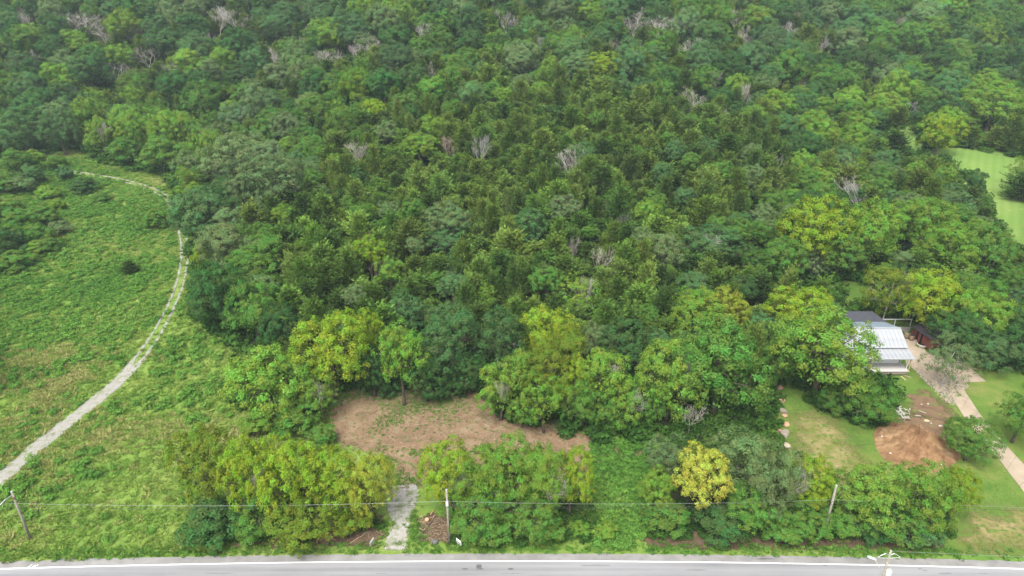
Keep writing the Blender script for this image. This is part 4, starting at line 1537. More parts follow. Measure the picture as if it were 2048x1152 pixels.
def strew(name, polys, dens, protos, mat, smin, smax, label, cat, seed, avoid_track=True, thin=None, hfac=1.0, wobble=0.0):
    r_ = np.random.default_rng(seed)
    P = []
    for poly in polys:
        A = np.array(poly)
        (x0, y0), (x1, y1) = A.min(0), A.max(0)
        m = int((x1 - x0) * (y1 - y0) * dens)
        x, y = r_.uniform(x0, x1, m), r_.uniform(y0, y1, m)
        k = (sdist(x, y, poly) + (r_.normal(size=m) * wobble if wobble else 0) > 0) & (y > 62.25 - 1.25 * (np.minimum(np.abs(x), 63) / 63) ** 2 - np.maximum(np.abs(x) - 63, 0) * .04 - .12)
        x, y = x[k], y[k]
        if thin is not None:
            k = r_.random(len(x)) < thin(x, y)
            x, y = x[k], y[k]
        P.append(np.stack([x, y], -1))
    P = np.concatenate(P)
    if avoid_track:
        best = np.full(len(P), 1e9)
        rut_ = np.zeros(len(P))
        for i in range(0, len(TRACK_XY), 3):
            dd = np.hypot(P[:, 0] - TRACK_XY[i, 0], P[:, 1] - TRACK_XY[i, 1]) / TRACK_HALF[i]
            rut_ = np.where(dd < best, rutted[i], rut_)
            best = np.minimum(best, dd)
        P = P[(best > .82 + r_.random(len(P)) * .2) | ((rut_ > .6) & (best < .30)) | (r_.random(len(P)) < .02)]
    n = len(P)
    s = r_.uniform(smin, smax, n)
    print('STREW', name, n)
    pts = np.stack([P[:, 0], P[:, 1], H(P[:, 0], P[:, 1]) - .03], -1)
    rot = np.stack([r_.normal(size=n) * .12, r_.normal(size=n) * .12, r_.random(n) * 6.283], -1)
    scl = np.stack([s, s, s * r_.uniform(.7, 1.2, n) * hfac], -1)
    return scatter(name, pts, rot, scl, r_.integers(0, len(protos), n), protos, mat, label, cat)


def clumpy(freq, lo, hi, base=.15):
    def f(x, y):
        v = np.array([mnoise.noise((float(a) * freq, float(b) * freq, .3)) for a, b in zip(x, y)])
        return base + (1 - base) * sstep(lo, hi, v)
    return f


FIELD = wpoly([(-60, 318), (60, 316), (160, 298), (260, 335), (345, 345), (352, 400), (348, 430), (390, 480), (395, 560), (405, 640), (500, 690), (600, 760), (668, 815), (660, 880), (560, 900), (440, 930), (400, 1000),
               (430, 1096), (420, 1106), (-180, 1140), (-260, 900)])
GAP = wpoly([(1180, 885), (1300, 880), (1340, 900), (1300, 980), (1300, 1060), (1260, 1096), (1190, 1096), (1180, 960)])
strew('meadow_grass', [FIELD], 3.4, TUFT, 'weed', .40, .95, 'rough green and yellowish meadow grass covering the field beside the track', 'grass', 31, hfac=.75)
strew('tall_weeds', [wpoly([(-60, 330), (160, 320), (330, 380), (345, 430), (355, 500), (350, 580), (310, 650), (240, 690), (100, 690), (-120, 740)])], .9, LEAFY, 'weed_lush', .5, 1.0,
      'lush tall green weeds in the far half of the field left of the track', 'weeds', 32, thin=clumpy(.12, -.25, .25, .35))
strew('field_weeds', [FIELD], .28, LEAFY, 'weed_lush', .6, 1.3, 'scattered darker weed clumps in the meadow', 'weeds', 33, thin=clumpy(.09, .0, .3, .05))
strew('dry_grass', [wpoly([(-60, 690), (130, 670), (250, 690), (480, 760), (520, 880), (400, 960), (380, 1100), (-150, 1130), (-200, 900)])], 1.5, TUFT[:4], 'weed_dry', .6, 1.1, 'straw coloured dry grass tufts in patches of the meadow', 'grass', 34, thin=clumpy(.055, .02, .35, .03))
strew('straw_grass', [wpoly([(0, 700), (120, 690), (200, 720), (180, 770), (90, 800), (-40, 800)]), wpoly([(90, 760), (160, 750), (140, 800), (60, 830)])], 2.2, TUFT[:4], 'weed_dry', .6, 1.1,
      'straw coloured grass patch on the outer side of the track\'s gravelled part', 'grass', 43, wobble=2.0)
strew('gap_weeds', [GAP], 4.5, LEAFY + TUFT, 'weed_lush', .45, 1.0, 'lush green weeds filling the gap between the two roadside clumps', 'weeds', 35, False)
x_, y_ = np.linspace(-70, 70, 2), 0
VERGE = [(x, ry(x) + .05) for x in np.linspace(-75, 80, 40)] + [(x, ry(x) + 1.7) for x in np.linspace(80, -75, 40)]
strew('verge_grass', [VERGE], 7.0, TUFT, 'weed_lush', .25, .65, 'strip of short green grass along the road edge', 'grass', 36, False, wobble=.25, thin=lambda x, y: np.where((x > -16.5) & (x < -13.2), .1, np.where(x > 55, .15, 1)))
LAWN_P = wpoly([(1570, 770), (1640, 800), (1760, 860), (1760, 920), (1960, 950), (2010, 930), (2160, 1100), (1960, 1104), (1900, 960), (1700, 940), (1560, 880)])
strew('lawn_grass', [LAWN_P], 4.0, TUFT, 'weed', .10, .26, 'short tufts in the mown yard grass', 'grass', 42, False)
SHRUBBY = [wpoly([(470, 1000), (640, 990), (760, 1010), (760, 1060), (640, 1075), (400, 1090), (390, 1040)]), wpoly([(900, 1000), (1190, 1000), (1200, 1085), (1000, 1092), (905, 1088)]),
           wpoly([(1290, 1000), (1900, 1000), (1900, 1070), (1600, 1080), (1300, 1075)])]
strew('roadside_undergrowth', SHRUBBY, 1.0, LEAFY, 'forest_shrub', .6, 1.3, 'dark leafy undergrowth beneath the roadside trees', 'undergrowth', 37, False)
CLEAR = wpoly([(640, 810), (720, 778), (930, 788), (1000, 842), (1210, 885), (1290, 905), (1190, 930), (1000, 920), (850, 900), (840, 960), (812, 975), (785, 935), (700, 895), (640, 875)])
strew('clearing_weeds', [CLEAR], 14, TUFT, 'weed_lush', .15, .42, 'green sprouts scattered over the red dirt clearing', 'weeds', 38, False, thin=clumpy(.13, -.05, .4, .08))
GRAVEL = wpoly([(776, 972), (830, 968), (840, 985), (828, 1012), (818, 1040), (815, 1075), (812, 1100), (770, 1100), (774, 1075), (786, 1050), (778, 1028), (774, 1000)])
DRIVE_S = wpoly([(740, 890), (850, 900), (845, 1000), (860, 1092), (752, 1096), (770, 1040), (785, 960)])
strew('drive_grass', [DRIVE_S], 10.0, TUFT, 'weed_lush', .25, .55, 'patches of green grass beside the gravel drive', 'grass', 39, False, thin=lambda x, y: clumpy(.30, -.15, .25, .10)(x, y) * np.where(sdist(x, y, GRAVEL) > -.1, .06, 1))


def wood_edge(x, y):
    z = H(x, y)
    u, v, d = project(x, y, z)
    m = np.ones(len(x), bool)
    for op in OPENINGS:
        m &= ~in_poly(u, v, op)
    return np.where(m & (u > -80) & (u < 2130), 1.0, 0.0)


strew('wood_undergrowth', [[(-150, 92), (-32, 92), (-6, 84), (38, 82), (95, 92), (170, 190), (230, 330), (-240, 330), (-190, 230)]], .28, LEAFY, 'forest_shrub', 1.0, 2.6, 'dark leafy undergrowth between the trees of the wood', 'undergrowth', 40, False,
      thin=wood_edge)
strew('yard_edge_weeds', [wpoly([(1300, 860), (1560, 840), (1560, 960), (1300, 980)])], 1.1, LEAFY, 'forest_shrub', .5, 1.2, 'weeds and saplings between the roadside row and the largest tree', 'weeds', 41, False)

# ------------------------------------------------------------------ the white house
HX0, HX1 = 57.0, 69.3
gz = float(H(63, 106))
house = empty('white_house', (HX0, 104.3, gz))
tag(house, 'white house with standing-seam metal roof, front porch and dark flat rear roof', 'house')
hx, hy = HX0, 104.3


def hp(v):      # world metres to the house's own coordinates
    return (v[0] - hx, v[1] - hy, v[2])


W_ = HX1 - HX0
# walls: front, back and both gable ends as one shell
pts = []
prof = [(0, .75), (0, 4.12), (3.1, 6.05), (8.0, 4.50), (8.0, .75)]
for x in (.25, W_ - .25):
    pts += [(x, py, pz) for py, pz in prof]
MB().poly(pts, [(0, 1, 2, 3, 4), (9, 8, 7, 6, 5), (0, 5, 6, 1), (1, 6, 7, 2), (2, 7, 8, 3), (3, 8, 9, 4)]).build('wall', 'white_siding', house)
MB().box((W_ / 2, 4.0, .36), (W_ - .42, 8.1, .78)).build('foundation', 'block_foundation', house)


def roof_panels(y0, z0, y1, z1, x0, x1, n, mat, name='roof_panel', th=.05):
    w = (x1 - x0) / n
    d = Vector((0, y1 - y0, z1 - z0))
    L_ = d.length
    ang = math.atan2(z1 - z0, y1 - y0)
    mb = MB()
    mb.box((0, 0, 0), (w - .012, L_, th))
    mb.box((-w / 2 + .035, 0, .05), (.045, L_, .06))
    mb.box((-w * .12, 0, .028), (.03, L_, .014))
    mb.box((w * .22, 0, .028), (.03, L_, .014))
    me = mb.mesh(name, mat)
    for i in range(n):
        o = bpy.data.objects.new(name, me)
        o.location = (x0 + w * (i + .5), (y0 + y1) / 2, (z0 + z1) / 2)
        o.rotation_euler = (ang, 0, 0)
        link(o, house)


roof_panels(-.45, 4.12, 3.08, 6.18, -.05, W_ + .05, 17, 'white_metal_roof')
roof_panels(3.14, 6.18, 8.25, 4.66, -.05, W_ + .05, 17, 'white_roof_grazing_tint')
MB().box((W_ / 2, 3.11, 6.225), (W_ + .14, .34, .05)).build('ridge_cap', 'white_metal_roof', house)
roof_panels(-2.95, 3.30, -.10, 3.88, -.25, W_ + .30, 17, 'white_metal_roof', 'porch_roof_panel')
# porch
MB().box((W_ / 2, -1.36, .70), (W_ - .1, 2.62, .12)).build('porch_deck', 'porch_boards', house)
MB().box((W_ / 2, -1.3, .32), (W_ - .5, 2.35, .62)).build('porch_skirt', 'block_foundation', house)
for x, mat in ((.4, 'white_siding'), (5.25, 'raw_lumber'), (W_ - .25, 'raw_lumber')):
    MB().box((x, -2.58, 2.0), (.13, .13, 2.46)).build('porch_post', mat, house)
MB().box((W_ / 2, -2.58, 3.19), (W_, .12, .16)).build('porch_beam', 'white_siding', house)
MB().box((W_ - .55, -.10, 1.95), (.16, .16, 2.3)).build('door_frame_board', 'raw_lumber', house)
MB().box((W_ - .27, -1.9, 2.0), (.11, .11, 2.4)).build('porch_post', 'white_siding', house)
for x in (2.4, 8.6):
    wn_ = MB().box((x, -.02, 2.3), (1.15, .08, 1.45)).build('window', 'white_siding', house)
    for zz in (1.98, 2.62):
        MB().box((x, -.075, zz), (.92, .04, .56)).build('pane', 'dark_glass', wn_)
dr = MB().box((6.4, -.03, 1.80), (.98, .09, 2.06)).build('door', 'pale_render', house)
MB().box((6.75, -.10, 1.75), (.06, .06, .06)).build('handle', 'galvanised', dr)
wn_ = MB().box((W_ - .23, 4.1, 2.5), (.08, 1.0, 1.3)).build('window', 'white_siding', house)
MB().box((W_ - .18, 4.1, 2.5), (.05, .8, 1.1)).build('pane', 'dark_glass', wn_)
# rear wing with a dark felt roof
MB().box((W_ / 2 - .3, 10.35, 2.2), (W_ - 1.2, 4.6, 4.3)).build('rear_wing_wall', 'white_siding', house)
MB().poly([(-.1, 8.3, 4.46), (W_ + .5, 8.3, 4.46), (W_ + .1, 12.9, 4.40), (-.1, 12.9, 4.40), (-.1, 8.3, 4.62), (W_ + .5, 8.3, 4.62), (W_ + .1, 12.9, 4.56), (-.1, 12.9, 4.56)],
          [(3, 2, 1, 0), (4, 5, 6, 7), (0, 1, 5, 4), (1, 2, 6, 5), (2, 3, 7, 6), (3, 0, 4, 7)]).build('rear_roof', 'dark_felt', house)
for yy in (9.4, 10.6, 11.8):
    MB().box((W_ / 2, yy, 4.605 - .013 * (yy - 8.3)), (W_ - .1, .05, .012)).build('felt_lap', 'purple_shingle', house)

# brown open box on the porch
bb = MB()
for c, s in (((0, -.32, .45), (.75, .05, .9)), ((0, .32, .45), (.75, .05, .9)), ((-.36, 0, .45), (.05, .6, .9)), ((.36, 0, .45), (.05, .6, .9)), ((0, 0, .05), (.7, .6, .06))):
    bb.box(c, s)
wb = bb.build('wooden_bin', 'red_brown_boards', loc=(hx + 3.75, hy - 1.9, gz + .77))
tag(wb, 'red-brown open-topped wooden bin standing on the house porch', 'bin')

# ------------------------------------------------------------------ low wall and rail behind the house
a, b = gp(1765, 662), gp(1808, 664)
rl = empty('white_fence_rail', (a[0], a[1] + 2, float(H(*a))))
tag(rl, 'white horizontal rail on short posts behind the house', 'rail')
L_ = b[0] - a[0] + 2.5
MB().box((L_ / 2, 0, 1.5), (L_, .14, .16)).build('rail', 'white_siding', rl)
for x in (.1, L_ / 2, L_ - .1):
    MB().box((x, 0, .72), (.12, .12, 1.44)).build('post', 'white_siding', rl)
w0 = gp(1790, 662)
lw = MB()
for i in range(5):
    lw.box((.62 * i, 0, .35), (.60, .25, .72))
lw.box((1.24, 0, .76), (3.2, .32, .10))
o = lw.build('garden_wall', 'pale_render', loc=(w0[0], w0[1], float(H(*w0))))
tag(o, 'low pale block wall at the back corner of the concrete yard', 'wall')

# ------------------------------------------------------------------ red shed
A, B = np.array(gp(1822, 674)), np.array(gp(1857, 704))
d = B - A
L_ = float(np.hypot(*d))
sz = float(H(*A))
shed = empty('red_shed', (A[0], A[1], sz), math.atan2(d[1], d[0]))
tag(shed, 'low red board shed with dark roof and open black bays', 'shed')
n = 9
bw = L_ / n
for i in range(n):
    if i in (2, 4):
        continue
    MB().box((bw * (i + .5), 0, 1.05), (bw - .03, .09, 2.1)).build('wall_board', 'red_brown_boards', shed)
MB().box((L_ / 2, 2.2, 1.0), (L_ - .1, 3.9, 1.9)).build('bay_shade_block', 'bay_shade_black', shed)  # solid block painted near black, stands in for the shade inside the bays
MB().box((L_ / 2, 4.3, 1.2), (L_, .12, 2.4)).build('back_wall', 'red_brown_boards', shed)
for x in (.03, L_ - .03):
    MB().box((x, 2.2, 1.02), (.10, 4.1, 2.02)).build('side_wall', 'red_brown_boards', shed)
nr = 6
for i in range(nr):
    y0, y1 = -.4 + i * .88, -.4 + (i + 1) * .88
    MB().box((L_ / 2, (y0 + y1) / 2, 2.20 + .16 * (i + .5) + .012), (L_ + .5, .90, .06), m=Matrix.Rotation(math.atan2(.16, .88), 3, 'X')).build('roof_strip', 'purple_shingle', shed)
for k, (u, v) in enumerate(((1812, 676), (1822, 680))):
    x, y = gp(u, v)
    o = empty('barrel', (x, y, float(H(x, y)) + .06))
    tag(o, ('tan barrel by the shed, the one closer to the house', 'tan barrel with dark lid by the shed, the one closer to the bays')[k], 'barrel', 'barrels by the shed')
    MB().lathe((0, 0, 0), [(.36, 0), (.42, .25), (.44, .5), (.42, .75), (.36, 1.0)], 14).build('body', 'tan_barrel', o, smooth=True)
    for zz in (.2, .8):
        MB().lathe((0, 0, zz), [(.425, -.03), (.44, 0), (.425, .03)], 14).build('hoop', 'rust_metal', o)
    if k:
        MB().lathe((0, 0, 1.0), [(.40, 0), (.40, .05), (.1, .08)], 14).build('lid', 'wire_dark', o)
x, y = gp(1842, 694)
tub = MB()
tub.lathe((0, 0, 0), [(.28, 0), (.36, .05), (.40, .4), (.44, .46), (.36, .46), (.32, .12), (.02, .10)], 14)
o = tub.build('bathtub', 'white_plastic', loc=(x, y, float(H(x, y)) + .06), smooth=True)
o.scale = (2.0, 1.0, 1.0)
o.rotation_euler = (0, 0, -.8)
tag(o, 'white oval tub lying by the corner of the red shed', 'tub')

# ------------------------------------------------------------------ concrete driveway
drv = empty('driveway', (70, 100, 0))
drv['kind'] = 'structure'


def slab(poly, name='slab', top=.06):
    n = len(poly)
    if sum(poly[i][0] * poly[(i + 1) % n][1] - poly[(i + 1) % n][0] * poly[i][1] for i in range(n)) < 0:
        poly = poly[::-1]
    zz = [float(H(px, py)) for px, py in poly]
    V = [(px - 70, py - 100, z - .12) for (px, py), z in zip(poly, zz)] + [(px - 70, py - 100, z + top) for (px, py), z in zip(poly, zz)]
    F = [tuple(reversed(range(n))), tuple(range(n, 2 * n))] + [(i, (i + 1) % n, n + (i + 1) % n, n + i) for i in range(n)]
    return MB().poly(V, F).build(name, 'concrete', drv)


def clip(poly, c, keep_above):
    out = []
    n = len(poly)
    for i in range(n):
        p_, q_ = poly[i], poly[(i + 1) % n]
        a_, b_ = (p_[1] - c), (q_[1] - c)
        if not keep_above:
            a_, b_ = -a_, -b_
        if a_ >= 0:
            out.append(p_)
        if a_ * b_ < 0:
            t_ = a_ / (a_ - b_)
            out.append((p_[0] + (q_[0] - p_[0]) * t_, p_[1] + (q_[1] - p_[1]) * t_))
    return out


YARD = wpoly([(1803, 655), (1822, 668), (1852, 704), (1882, 714), (1938, 733), (1971, 763), (1918, 766), (1906, 796), (1880, 776), (1835, 745), (1812, 727), (1808, 700)])
ys_ = [q_[1] for q_ in YARD]
cuts = np.linspace(min(ys_), max(ys_), 6)
for c0, c1 in zip(cuts[:-1], cuts[1:]):
    pl = clip(clip(YARD, c0 + .015, True), c1 - .015, False)
    if len(pl) > 2:
        slab(pl)
LE = np.array(wpoly([(1906, 797), (1925, 830), (1990, 910), (2048, 985), (2130, 1090)]))
RE = np.array(wpoly([(1918.5, 767), (1965, 835), (2020, 900), (2062, 945), (2180, 1065)]))


def along(E, f):
    s = np.concatenate([[0], np.cumsum(np.hypot(*np.diff(E, axis=0).T))])
    return np.interp(f * s[-1], s, E[:, 0]), np.interp(f * s[-1], s, E[:, 1])


N_S = 9
for i in range(N_S):
    f0, f1 = i / N_S + .0008, (i + 1) / N_S - .0008
    slab([along(LE, f0), along(LE, (f0 + f1) / 2), along(LE, f1), along(RE, f1), along(RE, (f0 + f1) / 2), along(RE, f0)])


# ------------------------------------------------------------------ stones
def rock_mesh(seed, sq=(1, 1, .6), name='stone', cuts=2, rough=.22):
    bm = bmesh.new()
    bmesh.ops.create_icosphere(bm, subdivisions=cuts, radius=.5)
    r_ = random.Random(seed)
    off = Vector((r_.uniform(0, 50), r_.uniform(0, 50), 0))
    for v in bm.verts:
        n_ = mnoise.noise(v.co * 2.2 + off) * rough * 2 + mnoise.noise(v.co * 5 + off) * rough * .6
        v.co *= 1 + n_
        v.co = Vector((v.co.x * sq[0], v.co.y * sq[1], v.co.z * sq[2]))
        # flat quarried faces
        v.co.x = max(-.42 * sq[0], min(.45 * sq[0], v.co.x))
        v.co.z = min(.34 * sq[2], v.co.z)
    me = bpy.data.meshes.new(name)
    bm.to_mesh(me)
    bm.free()
    me.materials.append(MATS['stone'])
    return me


ROCKS = [rock_mesh(i, ((1.25, .9, .8), (1, 1.15, .7), (1.1, 1, .9), (.95, .85, 1))[i % 4]) for i in range(4)]
SAND, GREY_S, PINK = (.42, .28, .17), (.26, .23, .19), (.33, .20, .15)
for k, (u, v, s, c, lb) in enumerate(((1560, 747, .9, SAND, 'sandstone boulder farthest up the stone row, in the big tree\'s shade'),
                                      (1561, 760, 1.0, SAND, 'second sandstone boulder from the shaded end of the stone row'),
                                      (1560, 777, 1.1, PINK, 'dull pink boulder third from the shaded end of the stone row'),
                                      (1563, 803, 1.35, SAND, 'large triangular orange boulder in the stone row'),
                                      (1565, 823, 1.35, GREY_S, 'grey-shaded boulder in the middle of the stone row'),
                                      (1569, 833, 1.0, SAND, 'small orange boulder close below the grey-shaded one'),
                                      (1571, 851, 1.15, SAND, 'pale orange boulder alone in the lower half of the stone row'),
                                      (1560, 863, .8, PINK, 'small pink boulder touching the big flat grey one'),
                                      (1569, 869, 1.55, GREY_S, 'big flat grey boulder in the lower stone row'),
                                      (1571, 894, 1.5, (.42, .38, .29), 'big pale boulder ending the stone row by the roadside trees'))):
    x, y = gp(u, v)
    o = bpy.data.objects.new('boulder', ROCKS[k % 4])
    o.location = (x, y, float(H(x, y)) + .16 * s)
    o.scale = (s, s, s * .8)
    o.rotation_euler = (0, 0, k * 1.3)
    o.color = (*c, 1)
    link(o)
    tag(o, lb, 'boulder', 'boulders in a row on the lawn')

# ------------------------------------------------------------------ dirt mound
mx, my = gp(1828, 893)
NR, NA = 44, 120
V, F = [], []
for i in range(NR):
    f = i / (NR - 1)
    for k in range(NA):
        a = 2 * math.pi * k / NA
        rx = 5.7 * (1 + .10 * math.sin(2 * a + .6) + .07 * math.sin(3 * a + 2)) * f
        x, y = mx + math.cos(a) * rx * 1.05, my + math.sin(a) * rx * 1.12
        hgt = 2.2 * (1 - f ** 1.5) ** 1.25 + .8 * math.exp(-((x - mx - 1.6) ** 2 + (y - my - 2.0) ** 2) / 3.0)
        n1 = mnoise.noise((x * .45, y * .45, 2.0))
        n2 = mnoise.noise((x * 1.6, y * 1.6, 5.0))
        n3 = mnoise.noise((a * 9, f * 2.5, 1.0))
        z = hgt * (1 + .45 * n1) + (.22 * n2 + .30 * n3) * min(1, (1 - f) * 6) + .06 * mnoise.noise((x * 4, y * 4, 0)) * min(1, (1 - f) * 8)
        if f > .97:
            z = -.08
        V.append((x, y, float(H(x, y)) + z))
for i in range(NR - 1):
    for k in range(NA):
        k2 = (k + 1) % NA
        F.append((i * NA + k, (i + 1) * NA + k, (i + 1) * NA + k2, i * NA + k2))
mound = link(bpy.data.objects.new('dirt_mound', np_mesh('dirt_mound', np.array(V), np.array(F), 'mound_soil', None, True)))
tag(mound, 'heap of brown tipped soil on the lawn beside the driveway', 'dirt mound')
DG = bpy.context.evaluated_depsgraph_get()


def mound_z(x, y):
    X_ = np.array(V)
    i = int(np.argmin((X_[:, 0] - x) ** 2 + (X_[:, 1] - y) ** 2))
    return max(float(H(x, y)), float(X_[i, 2])) if (X_[i, 0] - x) ** 2 + (X_[i, 1] - y) ** 2 < .25 else float(H(x, y))


CHUNKS = [rock_mesh(30 + i, ((1.5, .8, .5), (1, 1, .6), (.8, 1.3, .5))[i], 'rubble_chunk', 1, .3) for i in range(3)]
for k, (u, v, s, c, lb) in enumerate(((1853, 838, .75, (.62, .50, .34), 'cream rubble chunk on top of the dirt mound'),
                                      (1841, 857, .35, (.70, .66, .58), 'white lump in the middle of the dirt mound'),
                                      (1836, 867, .28, (.74, .72, .68), 'small white lump just below another on the dirt mound'),
                                      (1882, 848, .55, (.70, .68, .64), 'white rubble chunk at the driveway side of the mound'),
                                      (1862, 843, .45, (.45, .45, .45), 'grey rubble chunk on the mound\'s upper driveway side'),
                                      (1764, 873, .30, (.72, .7, .66), 'white lump at the mound\'s outer field-side edge'),
                                      (1781, 905, .30, (.74, .72, .7), 'white lump at the mound\'s lower field-side edge'),
                                      (1882, 930, .35, (.74, .72, .7), 'white lump at the mound\'s foot above the roadside trees'),
                                      (1806, 822, .70, (.52, .44, .40), 'pinkish chunk at the end of the white debris heap'),
                                      (1814, 832, .80, (.55, .54, .53), 'grey-white slab fragment below the debris heap'),
                                      (1856, 804, .40, (.70, .68, .66), 'white chunk near the trunk of the thin-leaved tree'),
                                      (1843, 805, .30, (.66, .58, .5), 'tan chunk on the bare soil above the mound'))):
    x, y = gp(u, v + 4)
    o = bpy.data.objects.new('rubble_chunk', CHUNKS[k % 3])
    z = mound_z(x, y)
    if z > float(H(x, y)) + .1:
        x, y, _ = at(u, v, z - float(H(x, y)))
        z = mound_z(x, y)
    o.location = (x, y, z + .08 * s)
    o.scale = (s, s, s)
    o.rotation_euler = (.2, .1, k)
    o.color = (*(q_ * .72 for q_ in c), 1)
    link(o)
    tag(o, lb, 'rubble', 'rubble on and around the dirt mound')


def stick(name, pts, rad, mat, label, cat, group=None, sides=5):
    P_ = [Vector((q_[0], q_[1], mound_z(q_[0], q_[1]) + q_[2])) for q_ in pts]
    o = MB().tube([q_ - P_[0] for q_ in P_], rad, sides).build(name, mat, loc=P_[0])
    return tag(o, label, cat, group)


def plank(u0, v0, u1, v1, w, mat, label, z=.06):
    a_, b_ = Vector((*gp(u0, v0), 0)), Vector((*gp(u1, v1), 0))
    d_ = b_ - a_
    c_ = (a_ + b_) / 2
    o = MB().box((0, 0, 0), (d_.length, w, .05), math.atan2(d_.y, d_.x)).build('plank', mat, loc=(c_.x, c_.y, mound_z(c_.x, c_.y) + z))
    tag(o, label, 'plank', 'loose planks about the yard')


plank(1797, 818, 1808, 833, .25, 'pale_render', 'white plank leaning out of the debris heap by the drooping tree', .25)
plank(1800, 828, 1806, 838, .2, 'pale_render', 'short pale plank below the white debris heap', .15)
plank(1837, 822, 1852, 827, .14, 'pale_render', 'thin white plank above the dirt mound', .1)
plank(1830, 832, 1842, 833, .16, 'pale_render', 'pale board on the upper rim of the mound', .1)
plank(1802, 752, 1811, 762, .22, 'raw_lumber', 'tan plank fallen by the porch corner')
plank(1803, 749, 1822, 756, .2, 'brushwood', 'dark plank lying off the porch corner towards the drive')
plank(1798, 727, 1814, 733, .25, 'brushwood', 'brown plank on the concrete beside the porch')
r_ = random.Random(5)
hx0, hy0 = gp(1804, 828)
db = MB()
for i in range(18):
    a = r_.uniform(0, 6.28)
    p0 = Vector((r_.gauss(0, .55), r_.gauss(0, .8), r_.uniform(.05, .5)))
    p1 = p0 + Vector((math.cos(a), math.sin(a), r_.uniform(-.2, .2))) * r_.uniform(.4, 1.3)
    db.box((p0 + p1) / 2, ((p1 - p0).length, r_.uniform(.06, .2), .04), math.atan2(p1.y - p0.y, p1.x - p0.x))
o = db.build('debris_heap', 'pale_render', loc=(hx0, hy0, float(H(hx0, hy0))))
tag(o, 'tangled heap of white building debris beside the drooping tree', 'debris')
o['kind'] = 'stuff'
# pale rubble over the old concrete
RUB = wpoly([(1815, 724), (1845, 716), (1905, 737), (1932, 772), (1905, 812), (1880, 790), (1850, 765)])
t = NT('rubble_mat')
oi = t.n('ShaderNodeObjectInfo')
t.done(t.bsdf(t.ramp(oi.outputs['Random'], [(0, (.36, .29, .21)), (.5, (.27, .245, .22)), (.8, (.42, .37, .30))], 'CONSTANT'), .9))
rp = np.random.default_rng(77)
A_ = np.array(RUB)
x = rp.uniform(A_[:, 0].min(), A_[:, 0].max(), 5000)
y = rp.uniform(A_[:, 1].min(), A_[:, 1].max(), 5000)
k = sdist(x, y, RUB) + rp.normal(size=5000) * .4 > 0
x, y = x[k], y[k]
s = rp.uniform(.08, .34, len(x))
scatter('rubble', np.stack([x, y, H(x, y) + .06], -1), rp.random((len(x), 3)) * 6.28, np.stack([s, s, s * .5], -1), rp.integers(0, 3, len(x)), CHUNKS, 'rubble_mat',
        'pale broken rubble spread over the drive below the thin-leaved tree', 'rubble')
sheet('yard_soil', wpoly([(1815, 790), (1850, 782), (1890, 806), (1908, 840), (1890, 850), (1850, 838), (1815, 822)]), 'yard_dirt', .014, .5, 3.0)
sheet('mound_apron', wpoly([(1772, 852), (1820, 828), (1890, 840), (1900, 895), (1880, 930), (1800, 918), (1768, 885)]), 'yard_dirt', .018, .5, 3.0)

# ------------------------------------------------------------------ utility poles and wires
def utility_pole(top_px, h, lean, label):
    x, y, z = at(*top_px, h)
    g = float(H(x, y))
    o = empty('utility_pole', (x, y, g))
    tag(o, label, 'pole', 'utility poles by the road')
    MB().tube([(0, 0, -.1), (lean * .5, 0, h * .5), (lean, 0, h)], [.17, .145, .115], 10).build('shaft', 'pole_wood', o, smooth=True)
    MB().tube([(lean, 0, h), (lean, 0, h + .05)], [.12, .09], 10).build('cap', 'galvanised', o)
    return o, (x, y, g)


pl, PL = utility_pole((23, 983), 7.7, -.0, 'bare wooden utility pole with a street lamp arm standing in the field weeds')
pm, PM = utility_pole((893, 979), 8.6, 0.0, 'wooden utility pole with a small white box beside the gravel drive')
pr, PR = utility_pole((1673, 971), 8.4, 0.0, 'leaning wooden utility pole among the trees below the mown lawn')
pf, PF = utility_pole((1781, 1105), 10.0, 0.0, 'wooden utility pole with a grey transformer across the road')
MB().box((0, -.2, 6.55), (.3, .2, .55)).build('junction_box', 'white_plastic', pm)
for o_, zz in ((pl, (5.9, 5.4)), (pm, (6.9, 6.4)), (pr, (6.2, 5.8))):
    for z_ in zz:
        MB().lathe((0, -.16, z_ - .06), [(.04, 0), (.07, .04), (.07, .10), (.03, .14)], 8).build('insulator', 'porcelain', o_)
        MB().box((0, -.08, z_), (.05, .22, .05)).build('bracket', 'galvanised', o_)
MB().box((.1, -.12, 6.75), (.22, .2, .3)).build('junction_box', 'rust_metal', pl)
# lamp on the field pole
hd = Vector(at(-4, 1014, 6.9)) - Vector((PL[0], PL[1], PL[2]))
MB().tube([(0, 0, 7.2), (hd.x * .5, hd.y * .5, 7.2), (hd.x, hd.y, hd.z)], .045, 7).build('lamp_arm', 'galvanised', pl)
MB().box((hd.x - .15, hd.y - .1, hd.z - .05), (.65, .3, .16), .5).build('lamp_head', 'grey_paint', pl)
